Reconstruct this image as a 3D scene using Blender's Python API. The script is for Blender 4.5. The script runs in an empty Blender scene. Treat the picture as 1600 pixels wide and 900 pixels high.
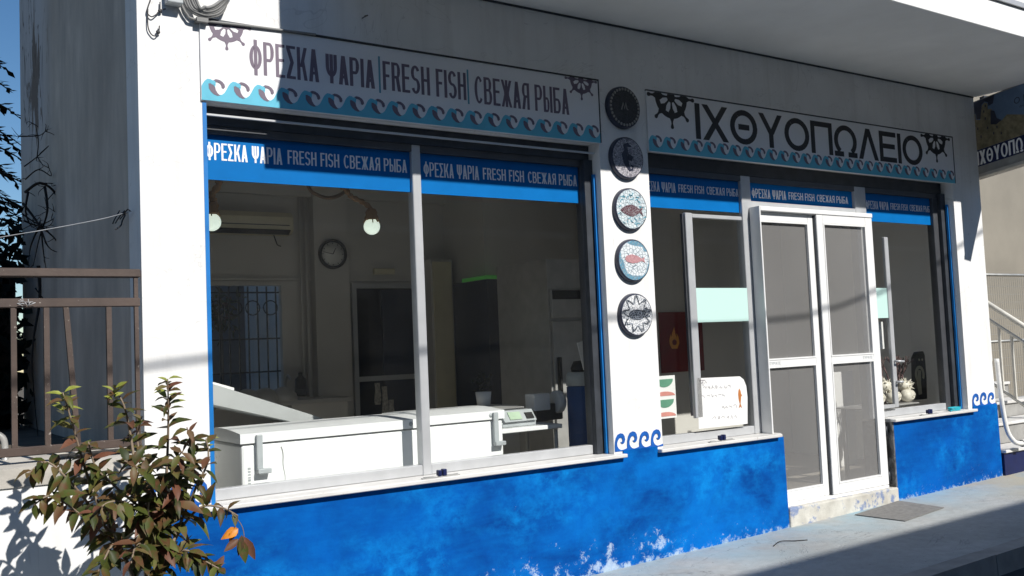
import bpy, bmesh, math, random
from mathutils import Vector, Matrix, noise
R = random.Random(7)
S = bpy.context.scene
COL = S.collection
PI = math.pi

# ------------------------------------------------------------------ camera
F_PX = 1502.762
ROWS = ((0.826208142218084, -0.561746767507658, -0.042669367551433204),
        (-0.000382769397570544, 0.07518042489252785, -0.99716987379311),
        (0.5633648544417111, 0.8238862014305592, 0.06189965970983554))
CAM = Vector((0, -5, 1.5))
cd = bpy.data.cameras.new('camera'); cam = bpy.data.objects.new('camera', cd); COL.objects.link(cam)
cd.sensor_width = 36; cd.lens = 36 * F_PX / 1600; cd.clip_start = .05; cd.clip_end = 2000
r, d, f = [Vector(q) for q in ROWS]
m3 = Matrix((r, -d, -f)).transposed()
cam.matrix_world = Matrix.Translation(CAM) @ m3.to_4x4()
S.camera = cam

# ------------------------------------------------------------------ sky, sun, exposure
SUN = Vector((-.198, 1, -.835)).normalized()          # direction the light travels
w = bpy.data.worlds.new('World'); S.world = w; w.use_nodes = True
wn = w.node_tree; bg = wn.nodes['Background']
sky = wn.nodes.new('ShaderNodeTexSky'); sky.sky_type = 'NISHITA'; sky.sun_disc = False
sky.sun_elevation = math.asin(-SUN.z); sky.sun_rotation = math.atan2(-SUN.x, -SUN.y)
sky.air_density = 1.0; sky.dust_density = .05; sky.ozone_density = 3.0; sky.altitude = 50
hs = wn.nodes.new('ShaderNodeHueSaturation'); hs.inputs['Saturation'].default_value = 1.2
wn.links.new(sky.outputs[0], hs.inputs['Color']); wn.links.new(hs.outputs[0], bg.inputs[0]); bg.inputs[1].default_value = .085
sl = bpy.data.lights.new('sun', 'SUN'); sl.energy = 5; sl.angle = math.radians(.5); sl.color = (1, .965, .91)
so = bpy.data.objects.new('sun', sl); COL.objects.link(so); so.rotation_euler = SUN.to_track_quat('-Z', 'Y').to_euler()
so.location = (3, -20, 20)
vs = S.view_settings; vs.view_transform = 'Standard'; vs.look = 'None'; vs.gamma = 1; vs.use_curve_mapping = False
vs.exposure = .1

# ------------------------------------------------------------------ helpers: points
def ray(px, py):
    v = Vector(((px - 800) / F_PX, (py - 450) / F_PX, 1))
    return Vector((sum(ROWS[k][i] * v[k] for k in range(3)) for i in range(3)))
def at(px, py, Y):
    q = ray(px, py); return CAM + q * ((Y - CAM.y) / q.y)
def atx(px, py, X):
    q = ray(px, py); return CAM + q * ((X - CAM.x) / q.x)
def gz(x): return .0196 * x - .0695
def lerp(a, b, t): return a + (b - a) * t

# ------------------------------------------------------------------ helpers: materials
class NT:
    def __init__(s, name):
        s.m = bpy.data.materials.new(name); s.m.use_nodes = True
        s.t = s.m.node_tree; s.n = s.t.nodes; s.b = s.n['Principled BSDF']; s.out = s.n['Material Output']
    def new(s, typ, **kw):
        o = s.n.new(typ)
        for k, v in kw.items(): setattr(o, k, v)
        return o
    def link(s, a, b): s.t.links.new(a, b)
    def pos(s):
        if not hasattr(s, '_p'): s._p = s.new('ShaderNodeNewGeometry')
        return s._p.outputs['Position']
    def noise(s, scale, detail=4, rough=.55, stretch=None, dist=0):
        v = s.pos()
        if stretch:
            mp = s.new('ShaderNodeMapping'); mp.inputs['Scale'].default_value = stretch; s.link(v, mp.inputs[0]); v = mp.outputs[0]
        o = s.new('ShaderNodeTexNoise'); o.inputs['Scale'].default_value = scale; o.inputs['Detail'].default_value = detail
        o.inputs['Roughness'].default_value = rough; o.inputs['Distortion'].default_value = dist
        s.link(v, o.inputs['Vector']); return o.outputs[0]
    def ramp(s, fac, stops):
        o = s.new('ShaderNodeValToRGB'); e = o.color_ramp.elements
        while len(e) < len(stops): e.new(.5)
        for k, (p, c) in enumerate(stops):
            e[k].position = p; e[k].color = (c, c, c, 1) if not hasattr(c, '__len__') else (*c[:3], 1)
        s.link(fac, o.inputs[0]); return o.outputs[0]
    def mix(s, fac, a, b):
        o = s.new('ShaderNodeMix', data_type='RGBA')
        for sock, v in ((o.inputs[0], fac), (o.inputs[6], a), (o.inputs[7], b)):
            if hasattr(v, 'is_linked'): s.link(v, sock)
            elif hasattr(v, '__len__'): sock.default_value = (*v[:3], 1)
            else: sock.default_value = v
        return o.outputs[2]
    def math(s, op, a, b=0, clamp=False):
        o = s.new('ShaderNodeMath', operation=op, use_clamp=clamp)
        for sock, v in ((o.inputs[0], a), (o.inputs[1], b)):
            if hasattr(v, 'is_linked'): s.link(v, sock)
            else: sock.default_value = v
        return o.outputs[0]
    def sep(s):
        o = s.new('ShaderNodeSeparateXYZ'); s.link(s.pos(), o.inputs[0]); return o.outputs
    def range(s, v, a, b):
        o = s.new('ShaderNodeMapRange'); s.link(v, o.inputs[0]); o.inputs[1].default_value = a; o.inputs[2].default_value = b
        return o.outputs[0]
    def bump(s, h, strength=.3, dist=.01):
        o = s.new('ShaderNodeBump'); o.inputs['Strength'].default_value = strength; o.inputs['Distance'].default_value = dist
        s.link(h, o.inputs['Height']); s.link(o.outputs[0], s.b.inputs['Normal'])
    def set(s, col=None, rough=None, metal=None, spec=None):
        for k, v in (('Base Color', col), ('Roughness', rough), ('Metallic', metal), ('Specular IOR Level', spec)):
            if v is None: continue
            if hasattr(v, 'is_linked'): s.link(v, s.b.inputs[k])
            elif hasattr(v, '__len__'): s.b.inputs[k].default_value = (*v[:3], 1)
            else: s.b.inputs[k].default_value = v
        return s

def plain(name, col, rough=.6, metal=0, var=.12, scale=9, bump=0, spec=.4):
    t = NT(name)
    n = t.noise(scale, 5)
    a = tuple(max(0, c * (1 - var)) for c in col); b = tuple(min(1, c * (1 + var)) for c in col)
    t.set(t.mix(t.ramp(n, [(.3, 0), (.7, 1)]), a, b), t.math('ADD', t.math('MULTIPLY', n, .15), rough - .075), metal, spec)
    if bump: t.bump(t.noise(scale * 9, 4), bump, .004)
    return t.m

def m_stucco():
    t = NT('white_stucco')
    g = t.noise(2.2, 6); c = t.mix(t.ramp(g, [(.35, 0), (.65, 1)]), (.76, .755, .74), (.84, .835, .82))
    st = t.ramp(t.noise(3, 5, .6, (3, 3, .22)), [(.5, 0), (.75, 1)])
    c = t.mix(t.math('MULTIPLY', st, .30), c, (.5, .48, .44))
    hair = t.ramp(t.noise(1.1, 4, .6, None, 1.8), [(.4965, 0), (.4995, 1), (.5005, 1), (.5035, 0)]); c = t.mix(t.math('MULTIPLY', hair, .25), c, (.3, .29, .27))
    t.set(c, .85, spec=.2); t.bump(t.noise(60, 5), .18, .006); return t.m
def m_side():
    t = NT('aged_wall_paint')
    c = t.mix(t.ramp(t.noise(1.4, 6), [(.3, 0), (.7, 1)]), (.50, .44, .375), (.70, .625, .54))
    st = t.ramp(t.noise(1.6, 7, .65, (2, 2, .55), .4), [(.40, 0), (.75, 1)])
    c = t.mix(t.math('MULTIPLY', st, .75), c, (.32, .29, .26))
    x, y, z = t.sep()
    zone = t.math('MULTIPLY', t.math('MULTIPLY', t.range(y, 2.5, 3.1), t.range(z, 2.9, 3.4)), 1, True)
    core = t.math('MULTIPLY', t.math('SUBTRACT', 1, t.math('ABSOLUTE', t.math('MULTIPLY', t.math('SUBTRACT', y, 3.35), 2.0)), True), t.math('SUBTRACT', 1, t.math('ABSOLUTE', t.math('MULTIPLY', t.math('SUBTRACT', z, 3.75), 1.3)), True))
    peel = t.ramp(t.math('ADD', t.noise(2.6, 8, .7, (3, 2.0, .55), .5), t.math('MULTIPLY', core, .22)), [(.60, 0), (.63, 1)])
    c = t.mix(zone, c, t.mix(peel, (.56, .545, .54), (.23, .19, .16)))
    crack = t.ramp(t.noise(3.2, 3, .5, (1, 1, .25), 1.2), [(.488, 0), (.498, 1), (.502, 1), (.512, 0)])
    c = t.mix(t.math('MULTIPLY', crack, t.math('MULTIPLY', zone, .9)), c, (.08, .07, .06))
    t.set(c, .9, spec=.15); t.bump(t.math('ADD', t.noise(45, 5), t.math('MULTIPLY', peel, -.8)), .3, .006); return t.m
def m_plinth():
    t = NT('mottled_blue_paint')
    n1 = t.ramp(t.noise(1.7, 7, .62, (1.0, 1, 1.5), .4), [(.36, 0), (.62, 1)])
    n2 = t.ramp(t.noise(6.5, 8, .72, (1.0, 1, 1.25), .2), [(.42, 0), (.70, 1)])
    n3 = t.ramp(t.noise(1.25, 4, .55, (1, 1, 1.6)), [(.46, 0), (.62, 1)])
    brush = t.ramp(t.noise(9, 6, .7, (.45, 1, 3.2)), [(.45, 0), (.75, 1)])
    c = t.mix(n1, (.001, .052, .25), (.001, .092, .39))
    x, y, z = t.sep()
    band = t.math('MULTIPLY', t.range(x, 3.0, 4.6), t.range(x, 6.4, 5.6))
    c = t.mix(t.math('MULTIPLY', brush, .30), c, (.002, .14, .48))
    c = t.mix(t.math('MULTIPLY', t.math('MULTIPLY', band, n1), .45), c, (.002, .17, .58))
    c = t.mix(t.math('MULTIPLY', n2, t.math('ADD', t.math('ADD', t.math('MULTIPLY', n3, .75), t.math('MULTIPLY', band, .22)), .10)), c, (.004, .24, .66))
    x, y, z = t.sep()
    h = t.math('SUBTRACT', z, t.math('ADD', t.math('MULTIPLY', x, .0196), -.0695))       # height above pavement
    edge = t.math('MULTIPLY', t.range(h, .34, .02), t.range(t.math('ABSOLUTE', t.math('SUBTRACT', x, 3.9)), 2.6, .5))
    pn = t.math('ADD', t.noise(6.5, 12, .75, (1, 1, 1.1)), t.math('MULTIPLY', edge, .19))
    peel = t.ramp(pn, [(.672, 0), (.715, .75), (.80, 1)])
    peel2 = t.ramp(t.math('ADD', t.noise(18, 8, .75), t.math('MULTIPLY', t.range(h, .07, 0), .25)), [(.70, 0), (.80, 1)])
    scr = t.ramp(t.math('ADD', t.noise(24, 9, .8), t.math('MULTIPLY', t.range(h, .45, .05), .10)), [(.70, 0), (.76, 1)])
    c = t.mix(t.math('MULTIPLY', scr, .45), c, (.25, .42, .62))
    c = t.mix(t.math('MULTIPLY', peel, .8), c, (.50, .60, .70)); c = t.mix(t.math('MULTIPLY', peel2, .6), c, (.40, .50, .56))
    t.set(c, .8, spec=.06); t.bump(t.math('ADD', t.noise(40, 5), t.math('MULTIPLY', peel, -.6)), .25, .005); return t.m
def m_pave():
    t = NT('pavement_concrete')
    a = t.ramp(t.noise(.9, 7, .6), [(.35, 0), (.65, 1)]); b = t.ramp(t.noise(14, 8, .7), [(.3, 0), (.75, 1)])
    c = t.mix(a, (.34, .355, .35), (.47, .485, .48)); c = t.mix(t.math('MULTIPLY', b, .5), c, (.22, .215, .20))
    x, y, z = t.sep()
    blue = t.math('MULTIPLY', t.range(y, -.75, -.05), t.ramp(t.noise(1.7, 6, .6), [(.38, 0), (.62, 1)]))
    c = t.mix(t.math('MULTIPLY', blue, .8), c, (.30, .46, .54))
    sand = t.math('MULTIPLY', t.range(x, 7.7, 8.9), t.ramp(t.noise(2.1, 6), [(.35, 0), (.55, 1)]))
    c = t.mix(t.math('MULTIPLY', sand, .85), c, (.46, .40, .28))
    ck = t.ramp(t.noise(1.3, 5, .6, None, 1.5), [(.493, 0), (.499, 1), (.501, 1), (.507, 0)])
    c = t.mix(t.math('MULTIPLY', t.math('MULTIPLY', ck, t.ramp(t.noise(.7, 3), [(.5, 0), (.62, 1)])), .7), c, (.12, .12, .115))
    spots = t.ramp(t.noise(38, 3, .5), [(.68, 0), (.73, 1)]); c = t.mix(t.math('MULTIPLY', spots, .5), c, (.12, .12, .115))
    t.set(c, .88, spec=.2); t.bump(t.math('ADD', t.noise(70, 6, .7), t.math('MULTIPLY', ck, -1)), .35, .006); return t.m
def m_step():
    t = NT('chipped_painted_concrete')
    c = t.mix(t.ramp(t.noise(8, 6), [(.3, 0), (.7, 1)]), (.44, .42, .37), (.64, .62, .56))
    c = t.mix(t.ramp(t.noise(5, 7, .7), [(.525, 0), (.58, .8)]), c, (.12, .19, .38))
    t.set(c, .85); t.bump(t.noise(50, 6), .4, .008); return t.m
def m_marble():
    t = NT('weathered_marble')
    c = t.mix(t.ramp(t.noise(5, 8, .65, (.6, 2, 2)), [(.35, 0), (.7, 1)]), (.58, .565, .54), (.76, .75, .73))
    c = t.mix(t.ramp(t.noise(30, 5), [(.66, 0), (.74, 1)]), c, (.42, .39, .34))
    t.set(c, .45, spec=.4); return t.m
def m_darkmarble():
    t = NT('dark_veined_marble')
    c = t.mix(t.ramp(t.noise(7, 8, .7, None, 1), [(.45, 0), (.6, 1)]), (.04, .042, .045), (.22, .22, .22)); t.set(c, .4); return t.m
def m_glass(name, tint, ior=1.45, rough=0.0):
    t = NT(name); t.n.remove(t.b)
    tr = t.new('ShaderNodeBsdfTransparent'); tr.inputs[0].default_value = (*tint, 1)
    gl = t.new('ShaderNodeBsdfGlossy'); gl.inputs['Roughness'].default_value = rough; gl.inputs[0].default_value = (1, 1, 1, 1)
    g = t.new('ShaderNodeNewGeometry'); dp = t.new('ShaderNodeVectorMath', operation='DOT_PRODUCT'); t.link(g.outputs['Normal'], dp.inputs[0]); t.link(g.outputs['Incoming'], dp.inputs[1])
    om = t.math('SUBTRACT', 1, t.math('ABSOLUTE', dp.outputs['Value']), True)
    schlick = t.math('ADD', t.math('MULTIPLY', t.math('POWER', om, 5), .96), .022)
    df = t.new('ShaderNodeBsdfDiffuse'); df.inputs[0].default_value = (.5, .49, .46, 1)
    dust = t.ramp(t.noise(2.5, 6, .6, (1, 1, .35)), [(.35, .001), (.75, .009)])
    m1 = t.new('ShaderNodeMixShader'); t.link(dust, m1.inputs[0]); t.link(tr.outputs[0], m1.inputs[1]); t.link(df.outputs[0], m1.inputs[2])
    m2 = t.new('ShaderNodeMixShader'); t.link(schlick, m2.inputs[0]); t.link(m1.outputs[0], m2.inputs[1]); t.link(gl.outputs[0], m2.inputs[2])
    t.link(m2.outputs[0], t.out.inputs[0]); return t.m
def m_screen():
    t = NT('fly_screen_mesh'); t.n.remove(t.b)
    tr = t.new('ShaderNodeBsdfTransparent'); df = t.new('ShaderNodeBsdfDiffuse')
    df.inputs[0].default_value = (.36, .353, .346, 1)
    wv = t.ramp(t.noise(1.2, 5, .5, (1, 1, .6)), [(.3, .25), (.7, .31)])
    m1 = t.new('ShaderNodeMixShader'); t.link(wv, m1.inputs[0]); t.link(tr.outputs[0], m1.inputs[1]); t.link(df.outputs[0], m1.inputs[2])
    t.link(m1.outputs[0], t.out.inputs[0]); return t.m
def m_frost():
    t = NT('frosted_mint_film'); t.set((.62, .86, .80), .5); t.b.inputs['Alpha'].default_value = .85; return t.m
def m_leaf():
    t = NT('shrub_leaf')
    g = t.new('ShaderNodeNewGeometry'); rnd = g.outputs['Random Per Island']
    c = t.ramp(rnd, [(0, (.035, .048, .014)), (.40, (.070, .090, .020)), (.66, (.120, .135, .028)), (.80, (.16, .125, .05)), (.92, (.15, .07, .042)), (1, (.20, .085, .05))])
    n = t.noise(22, 4); c = t.mix(t.math('MULTIPLY', t.ramp(n, [(.46, 0), (.66, 1)]), .75), c, (.15, .055, .03))
    t.set(c, .5, spec=.3)
    tl = t.new('ShaderNodeBsdfTranslucent'); t.link(c, tl.inputs[0])
    mx = t.new('ShaderNodeMixShader'); mx.inputs[0].default_value = .28
    t.link(t.b.outputs[0], mx.inputs[1]); t.link(tl.outputs[0], mx.inputs[2]); t.link(mx.outputs[0], t.out.inputs[0]); return t.m
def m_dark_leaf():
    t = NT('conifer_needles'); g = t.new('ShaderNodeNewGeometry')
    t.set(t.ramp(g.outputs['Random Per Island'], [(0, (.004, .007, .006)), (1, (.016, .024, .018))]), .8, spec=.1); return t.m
def m_mosaic(name, cols, scale=55, grout=(.25, .26, .27), rim=None, centre=None, rad=.15):
    t = NT(name)
    v = t.new('ShaderNodeTexVoronoi', feature='DISTANCE_TO_EDGE'); v.inputs['Scale'].default_value = scale
    v2 = t.new('ShaderNodeTexVoronoi'); v2.inputs['Scale'].default_value = scale
    t.link(t.pos(), v.inputs[0]); t.link(t.pos(), v2.inputs[0])
    rn = t.new('ShaderNodeSeparateColor'); t.link(v2.outputs['Color'], rn.inputs[0])
    c = t.ramp(rn.outputs[0], cols)
    if rim:
        p = t.sep(); dx = t.math('SUBTRACT', p[0], centre[0]); dz = t.math('SUBTRACT', p[2], centre[1])
        rr = t.math('SQRT', t.math('ADD', t.math('MULTIPLY', dx, dx), t.math('MULTIPLY', dz, dz)))
        an = t.noise(9, 2)
        c = t.mix(t.ramp(t.math('ADD', t.math('DIVIDE', rr, rad), t.math('MULTIPLY', t.math('SUBTRACT', an, .5), 1.2)), [(.72, 0), (.78, 1)]), c, rim)
    c = t.mix(t.ramp(v.outputs[0], [(.03, 1), (.09, 0)]), c, grout)
    t.set(c, .4); t.bump(t.ramp(v.outputs[0], [(0, 0), (.1, 1)]), .5, .003); return t.m
def m_emit(name, col, s):
    t = NT(name); t.set(col, .3); t.b.inputs['Emission Color'].default_value = (*col, 1); t.b.inputs['Emission Strength'].default_value = s; return t.m
def m_wood(name, a, b):
    t = NT(name); t.set(t.mix(t.ramp(t.noise(12, 6, .6, (1, 1, .2)), [(.3, 0), (.7, 1)]), a, b), .75); t.bump(t.noise(40, 5), .5, .006); return t.m
def m_rust():
    t = NT('brown_fence_paint')
    c = t.mix(t.ramp(t.noise(6, 6), [(.3, 0), (.7, 1)]), (.055, .038, .031), (.10, .070, .057))
    c = t.mix(t.ramp(t.noise(30, 5, .7), [(.64, 0), (.7, 1)]), c, (.35, .31, .27)); t.set(c, .5); t.bump(t.noise(60, 4), .2, .003); return t.m
def m_mesh_alpha():
    return plain('galvanised_wire', (.42, .42, .40), .45, .6)

M = dict(stucco=m_stucco(), side=m_side(), plinth=m_plinth(), pave=m_pave(), step=m_step(), marble=m_marble(), dmarble=m_darkmarble(),
    glass=m_glass('window_glass', (.985, .99, .985), 1.42), screen=m_screen(), frost=m_frost(), leaf=m_leaf(), needles=m_dark_leaf(),
    alu=plain('grey_aluminium', (.50, .51, .52), .42, .25, .05), walu=plain('white_aluminium', (.80, .80, .79), .38, 0, .03),
    dframe=plain('dark_shutter_metal', (.050, .056, .066), .5, .2, .25), blueedge=plain('blue_edge_paint', (.004, .17, .50), .5, 0, .15),
    vinyl=plain('blue_vinyl', (.0008, .145, .44), .55, 0, .05, spec=.1), vwhite=plain('white_vinyl_letters', (.86, .87, .88), .4, 0, .03),
    board=plain('white_sign_panel', (.80, .80, .81), .5, 0, .04, 3), ink=plain('purple_black_vinyl', (.16, .125, .17), .5, 0, .06),
    black=plain('black_vinyl', (.030, .028, .030), .5, 0, .1), cyan=plain('turquoise_vinyl', (.11, .47, .62), .45, 0, .06), teal=plain('teal_bar_vinyl', (.12, .33, .42), .5, 0, .06),
    wblue=plain('blue_wave_paint', (.004, .095, .40), .6, 0, .25, 14), soffit=plain('balcony_plaster', (.84, .84, .82), .9, 0, .07, 1.6, .1),
    asphalt=plain('asphalt', (.05, .05, .052), .9, 0, .25, 12, .5), earth=plain('dry_soil', (.12, .10, .075), .95, 0, .3, 5, .5),
    kerb=plain('kerb_concrete', (.30, .295, .28), .9, 0, .2, 6, .4), beige=plain('beige_render', (.27, .245, .20), .9, 0, .10, 1.3, .15),
    opp=plain('opposite_render', (.52, .50, .465), .9, 0, .1, 1.2), shutterg=plain('grey_shutter', (.24, .25, .26), .6), inwall=plain('interior_paint', (.60, .585, .55), .85, 0, .06, 1.5),
    iwhite=plain('interior_white_paint', (.82, .81, .79), .7, 0, .03, 1.5), dado=plain('interior_gloss_paint', (.36, .355, .335), .5, 0, .05, 1.5), tile=plain('floor_tile', (.34, .31, .26), .35, 0, .12, 3), ceil=plain('interior_ceiling', (.55, .54, .52), .9),
    enamel=plain('white_enamel', (.86, .875, .87), .3, 0, .03), enamel2=plain('grey_lid', (.42, .44, .44), .4, 0, .05), steel=plain('brushed_steel', (.46, .455, .44), .42, .35, .1),
    darkb=plain('dark_blue_cabinet', (.012, .02, .045), .4), green=m_emit('green_light_strip', (.12, .60, .10), .06), plastic=plain('black_plastic', (.015, .015, .016), .45),
    bcyl=plain('blue_plastic_body', (.008, .06, .22), .4), lcd=plain('lcd_glass', (.42, .55, .40), .3), grey=plain('grey_plastic', (.40, .43, .44), .45), white=plain('white_card', (.80, .80, .78), .7, 0, .03),
    clockface=plain('clock_face', (.82, .82, .78), .6, 0, .02), ac=plain('aged_cream_plastic', (.66, .61, .43), .5, 0, .05), rope=m_wood('hemp_rope', (.16, .085, .035), (.32, .19, .09)), drift=m_wood('driftwood', (.06, .035, .02), (.15, .085, .045)),
    globe=m_emit('opal_globe', (.80, .92, .80), .75), bulb=m_emit('lit_bulb', (1, .95, .85), 2.0), red=plain('dark_red_enamel', (.20, .010, .014), .4), flame=plain('flame_orange', (.75, .32, .05), .5), towel=plain('striped_towel', (.45, .42, .36), .9, 0, .45, 40),
    pgreen=plain('poster_green', (.12, .30, .20), .5), ppink=plain('poster_pink', (.62, .26, .22), .5), pencil=plain('pencil_ink', (.30, .28, .30), .7), fishor=plain('orange_fish', (.48, .17, .04), .6),
    shell=plain('pale_shell', (.72, .68, .58), .45, 0, .2, 25), coral=plain('dark_coral', (.13, .075, .07), .8), maskd=plain('dark_carved_wood', (.02, .017, .014), .6), maskl=plain('pale_carving', (.50, .46, .32), .6),
    turq=plain('turquoise_plastic', (.02, .40, .50), .4), cable=plain('grey_cable', (.22, .22, .215), .6), dcable=plain('dark_cable', (.045, .045, .048), .6), fence=m_rust(), young=plain('young_leaf', (.20, .22, .035), .45, 0, .3, 30), stem=m_wood('shrub_stem', (.16, .11, .08), (.30, .24, .17)),
    bark=m_wood('dark_bark', (.02, .015, .012), (.05, .04, .032)), twig=plain('dead_twigs', (.02, .017, .015), .9), string=plain('pale_string', (.45, .46, .47), .8), wire=m_mesh_alpha(), railp=plain('cream_rail_paint', (.62, .60, .54), .5),
    pvc=plain('white_pvc', (.78, .77, .74), .4), navy=plain('navy_paint', (.006, .012, .07), .5), matm=plain('worn_rubber_mat', (.20, .195, .185), .9, 0, .2, 30, .6), orange=plain('orange_leaf', (.62, .22, .02), .5, 0, .35, 30),
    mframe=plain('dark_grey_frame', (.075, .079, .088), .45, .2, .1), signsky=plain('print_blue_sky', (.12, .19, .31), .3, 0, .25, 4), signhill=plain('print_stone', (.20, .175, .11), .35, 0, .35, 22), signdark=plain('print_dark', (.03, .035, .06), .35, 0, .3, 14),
    tile2=plain('clay_tile', (.30, .13, .08), .8), ledge=plain('worn_coping', (.50, .47, .42), .9, 0, .22, 5, .5))
mos = lambda *c: [(k / max(1, len(c) - 1), q) for k, q in enumerate(c)]

# ------------------------------------------------------------------ helpers: objects
def wloc(o):
    v = Vector((0, 0, 0))
    while o: v += o.location; o = o.parent
    return v
def tag(o, label, cat, group=None):
    o['label'] = label; o['category'] = cat
    if group: o['group'] = group
    return o
def thing(name, label, cat, loc, group=None):
    o = bpy.data.objects.new(name, None); COL.objects.link(o); o.location = loc; o.empty_display_size = .1
    return tag(o, label, cat, group)
class MB:
    def __init__(s): s.b = bmesh.new(); s.mi = 0
    def _fin(s, faces):
        for fc in faces: fc.material_index = s.mi
    def poly(s, pts, smooth=False):
        try:
            fc = s.b.faces.new([s.b.verts.new(p) for p in pts]); fc.material_index = s.mi; fc.smooth = smooth
            return fc
        except ValueError: pass
    def box(s, x0, x1, y0, y1, z0, z1, bevel=0, seg=2):
        a = [s.b.verts.new((x, y, z)) for x in (min(x0, x1), max(x0, x1)) for y in (min(y0, y1), max(y0, y1)) for z in (min(z0, z1), max(z0, z1))]
        fs = [s.b.faces.new([a[i] for i in q]) for q in ((0, 1, 3, 2), (4, 6, 7, 5), (0, 4, 5, 1), (2, 3, 7, 6), (0, 2, 6, 4), (1, 5, 7, 3))]
        s._fin(fs)
        if bevel:
            ed = list({e for q in fs for e in q.edges})
            rr = bmesh.ops.bevel(s.b, geom=ed, offset=bevel, segments=seg, affect='EDGES', profile=.5); s._fin(rr['faces'])
        return s
    def hexa(s, p):      # 8 points: bottom quad then top quad
        a = [s.b.verts.new(q) for q in p]
        s._fin([s.b.faces.new([a[i] for i in q]) for q in ((3, 2, 1, 0), (4, 5, 6, 7), (0, 1, 5, 4), (1, 2, 6, 5), (2, 3, 7, 6), (3, 0, 4, 7))]); return s
    def prism(s, pts, off):   # planar outline pts (3d), extruded by off
        off = Vector(off); n = len(pts); pts = [Vector(p) for p in pts]
        nrm = Vector((0, 0, 0))
        for i in range(n): nrm += pts[i].cross(pts[(i + 1) % n])
        if nrm.dot(off) > 0: pts.reverse()
        a = [s.b.verts.new(p) for p in pts]; c = [s.b.verts.new(p + off) for p in pts]
        fs = [s.b.faces.new(a), s.b.faces.new(c[::-1])]
        for i in range(n):
            j = (i + 1) % n; fs.append(s.b.faces.new((a[j], a[i], c[i], c[j])))
        s._fin(fs); return s
    def fprism(s, uv, Y, t=.003):   # outline in the facade (x, z), front at Y, thickness t behind
        return s.prism([(u, Y, v) for u, v in uv], (0, t, 0))
    def tube(s, pts, rad, n=8, cap=True):
        pts = [Vector(p) for p in pts]; k = len(pts)
        rads = rad if hasattr(rad, '__len__') else [rad] * k
        rings = []; up = None
        for i, p in enumerate(pts):
            t = (pts[min(i + 1, k - 1)] - pts[max(i - 1, 0)]).normalized()
            if up is None: up = t.orthogonal().normalized()
            up = (up - t * up.dot(t)).normalized(); sd = t.cross(up)
            rings.append([s.b.verts.new(p + (up * math.cos(2 * PI * q / n) + sd * math.sin(2 * PI * q / n)) * rads[i]) for q in range(n)])
        fs = []
        for i in range(k - 1):
            for q in range(n):
                fc = s.b.faces.new((rings[i][q], rings[i][(q + 1) % n], rings[i + 1][(q + 1) % n], rings[i + 1][q])); fc.smooth = True; fs.append(fc)
        if cap: fs += [s.b.faces.new(rings[0][::-1]), s.b.faces.new(rings[-1])]
        s._fin(fs); return s
    def lathe(s, prof, c, axis='z', n=24, ax=None):   # prof: (r, h)
        c = Vector(c); A = {'z': Vector((0, 0, 1)), 'y': Vector((0, 1, 0)), 'x': Vector((1, 0, 0))}[axis] if ax is None else Vector(ax).normalized()
        u = A.orthogonal().normalized(); v = A.cross(u); rings = []; fs = []
        for rr, h in prof:
            if rr < 1e-6: rings.append([s.b.verts.new(c + A * h)])
            else: rings.append([s.b.verts.new(c + A * h + (u * math.cos(2 * PI * q / n) + v * math.sin(2 * PI * q / n)) * rr) for q in range(n)])
        for a, b in zip(rings, rings[1:]):
            for q in range(n):
                q2 = (q + 1) % n
                if len(a) == 1 and len(b) == 1: continue
                if len(a) == 1: fs.append(s.b.faces.new((a[0], b[q2], b[q])))
                elif len(b) == 1: fs.append(s.b.faces.new((a[q], a[q2], b[0])))
                else: fs.append(s.b.faces.new((a[q], a[q2], b[q2], b[q])))
        for fc in fs: fc.smooth = True
        s._fin(fs); return s
    def ball(s, c, rad, n=20, sc=(1, 1, 1)):
        rr = bmesh.ops.create_uvsphere(s.b, u_segments=n, v_segments=max(6, n // 2), radius=rad, matrix=Matrix.Translation(c) @ Matrix.Diagonal((*sc, 1)))
        fs = {fc for v in rr['verts'] for fc in v.link_faces}
        for fc in fs: fc.smooth = True
        s._fin(fs); return s
    def stroke(s, pts, wd, Y, t=.003):   # flat ribbon in the facade plane
        n = len(pts); L = []; Rr = []
        wds = wd if hasattr(wd, '__len__') else [wd] * n
        for i in range(n):
            a = pts[max(i - 1, 0)]; b = pts[min(i + 1, n - 1)]
            dx, dz = b[0] - a[0], b[1] - a[1]; l = math.hypot(dx, dz) or 1
            L.append((pts[i][0] - dz / l * wds[i] / 2, pts[i][1] + dx / l * wds[i] / 2)); Rr.append((pts[i][0] + dz / l * wds[i] / 2, pts[i][1] - dx / l * wds[i] / 2))
        for i in range(n - 1): s.fprism([L[i], L[i + 1], Rr[i + 1], Rr[i]], Y, t)
        return s
    def build(s, name, mat, parent=None, loc=None, kind=None, recalc=True, autosmooth=True):
        if recalc: bmesh.ops.recalc_face_normals(s.b, faces=s.b.faces)
        me = bpy.data.meshes.new(name); 
        if parent is not None: W = wloc(parent)
        else:
            if loc is None:
                xs = [v.co for v in s.b.verts]
                loc = ((min(v.x for v in xs) + max(v.x for v in xs)) / 2, (min(v.y for v in xs) + max(v.y for v in xs)) / 2, min(v.z for v in xs))
            W = Vector(loc)
        bmesh.ops.translate(s.b, verts=s.b.verts, vec=-W)
        s.b.to_mesh(me); s.b.free()
        for q in (mat if isinstance(mat, (list, tuple)) else [mat]): me.materials.append(M[q] if isinstance(q, str) else q)
        o = bpy.data.objects.new(name, me); COL.objects.link(o)
        if parent is not None: o.parent = parent
        else: o.location = W
        if kind: o['kind'] = kind
        return o
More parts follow.
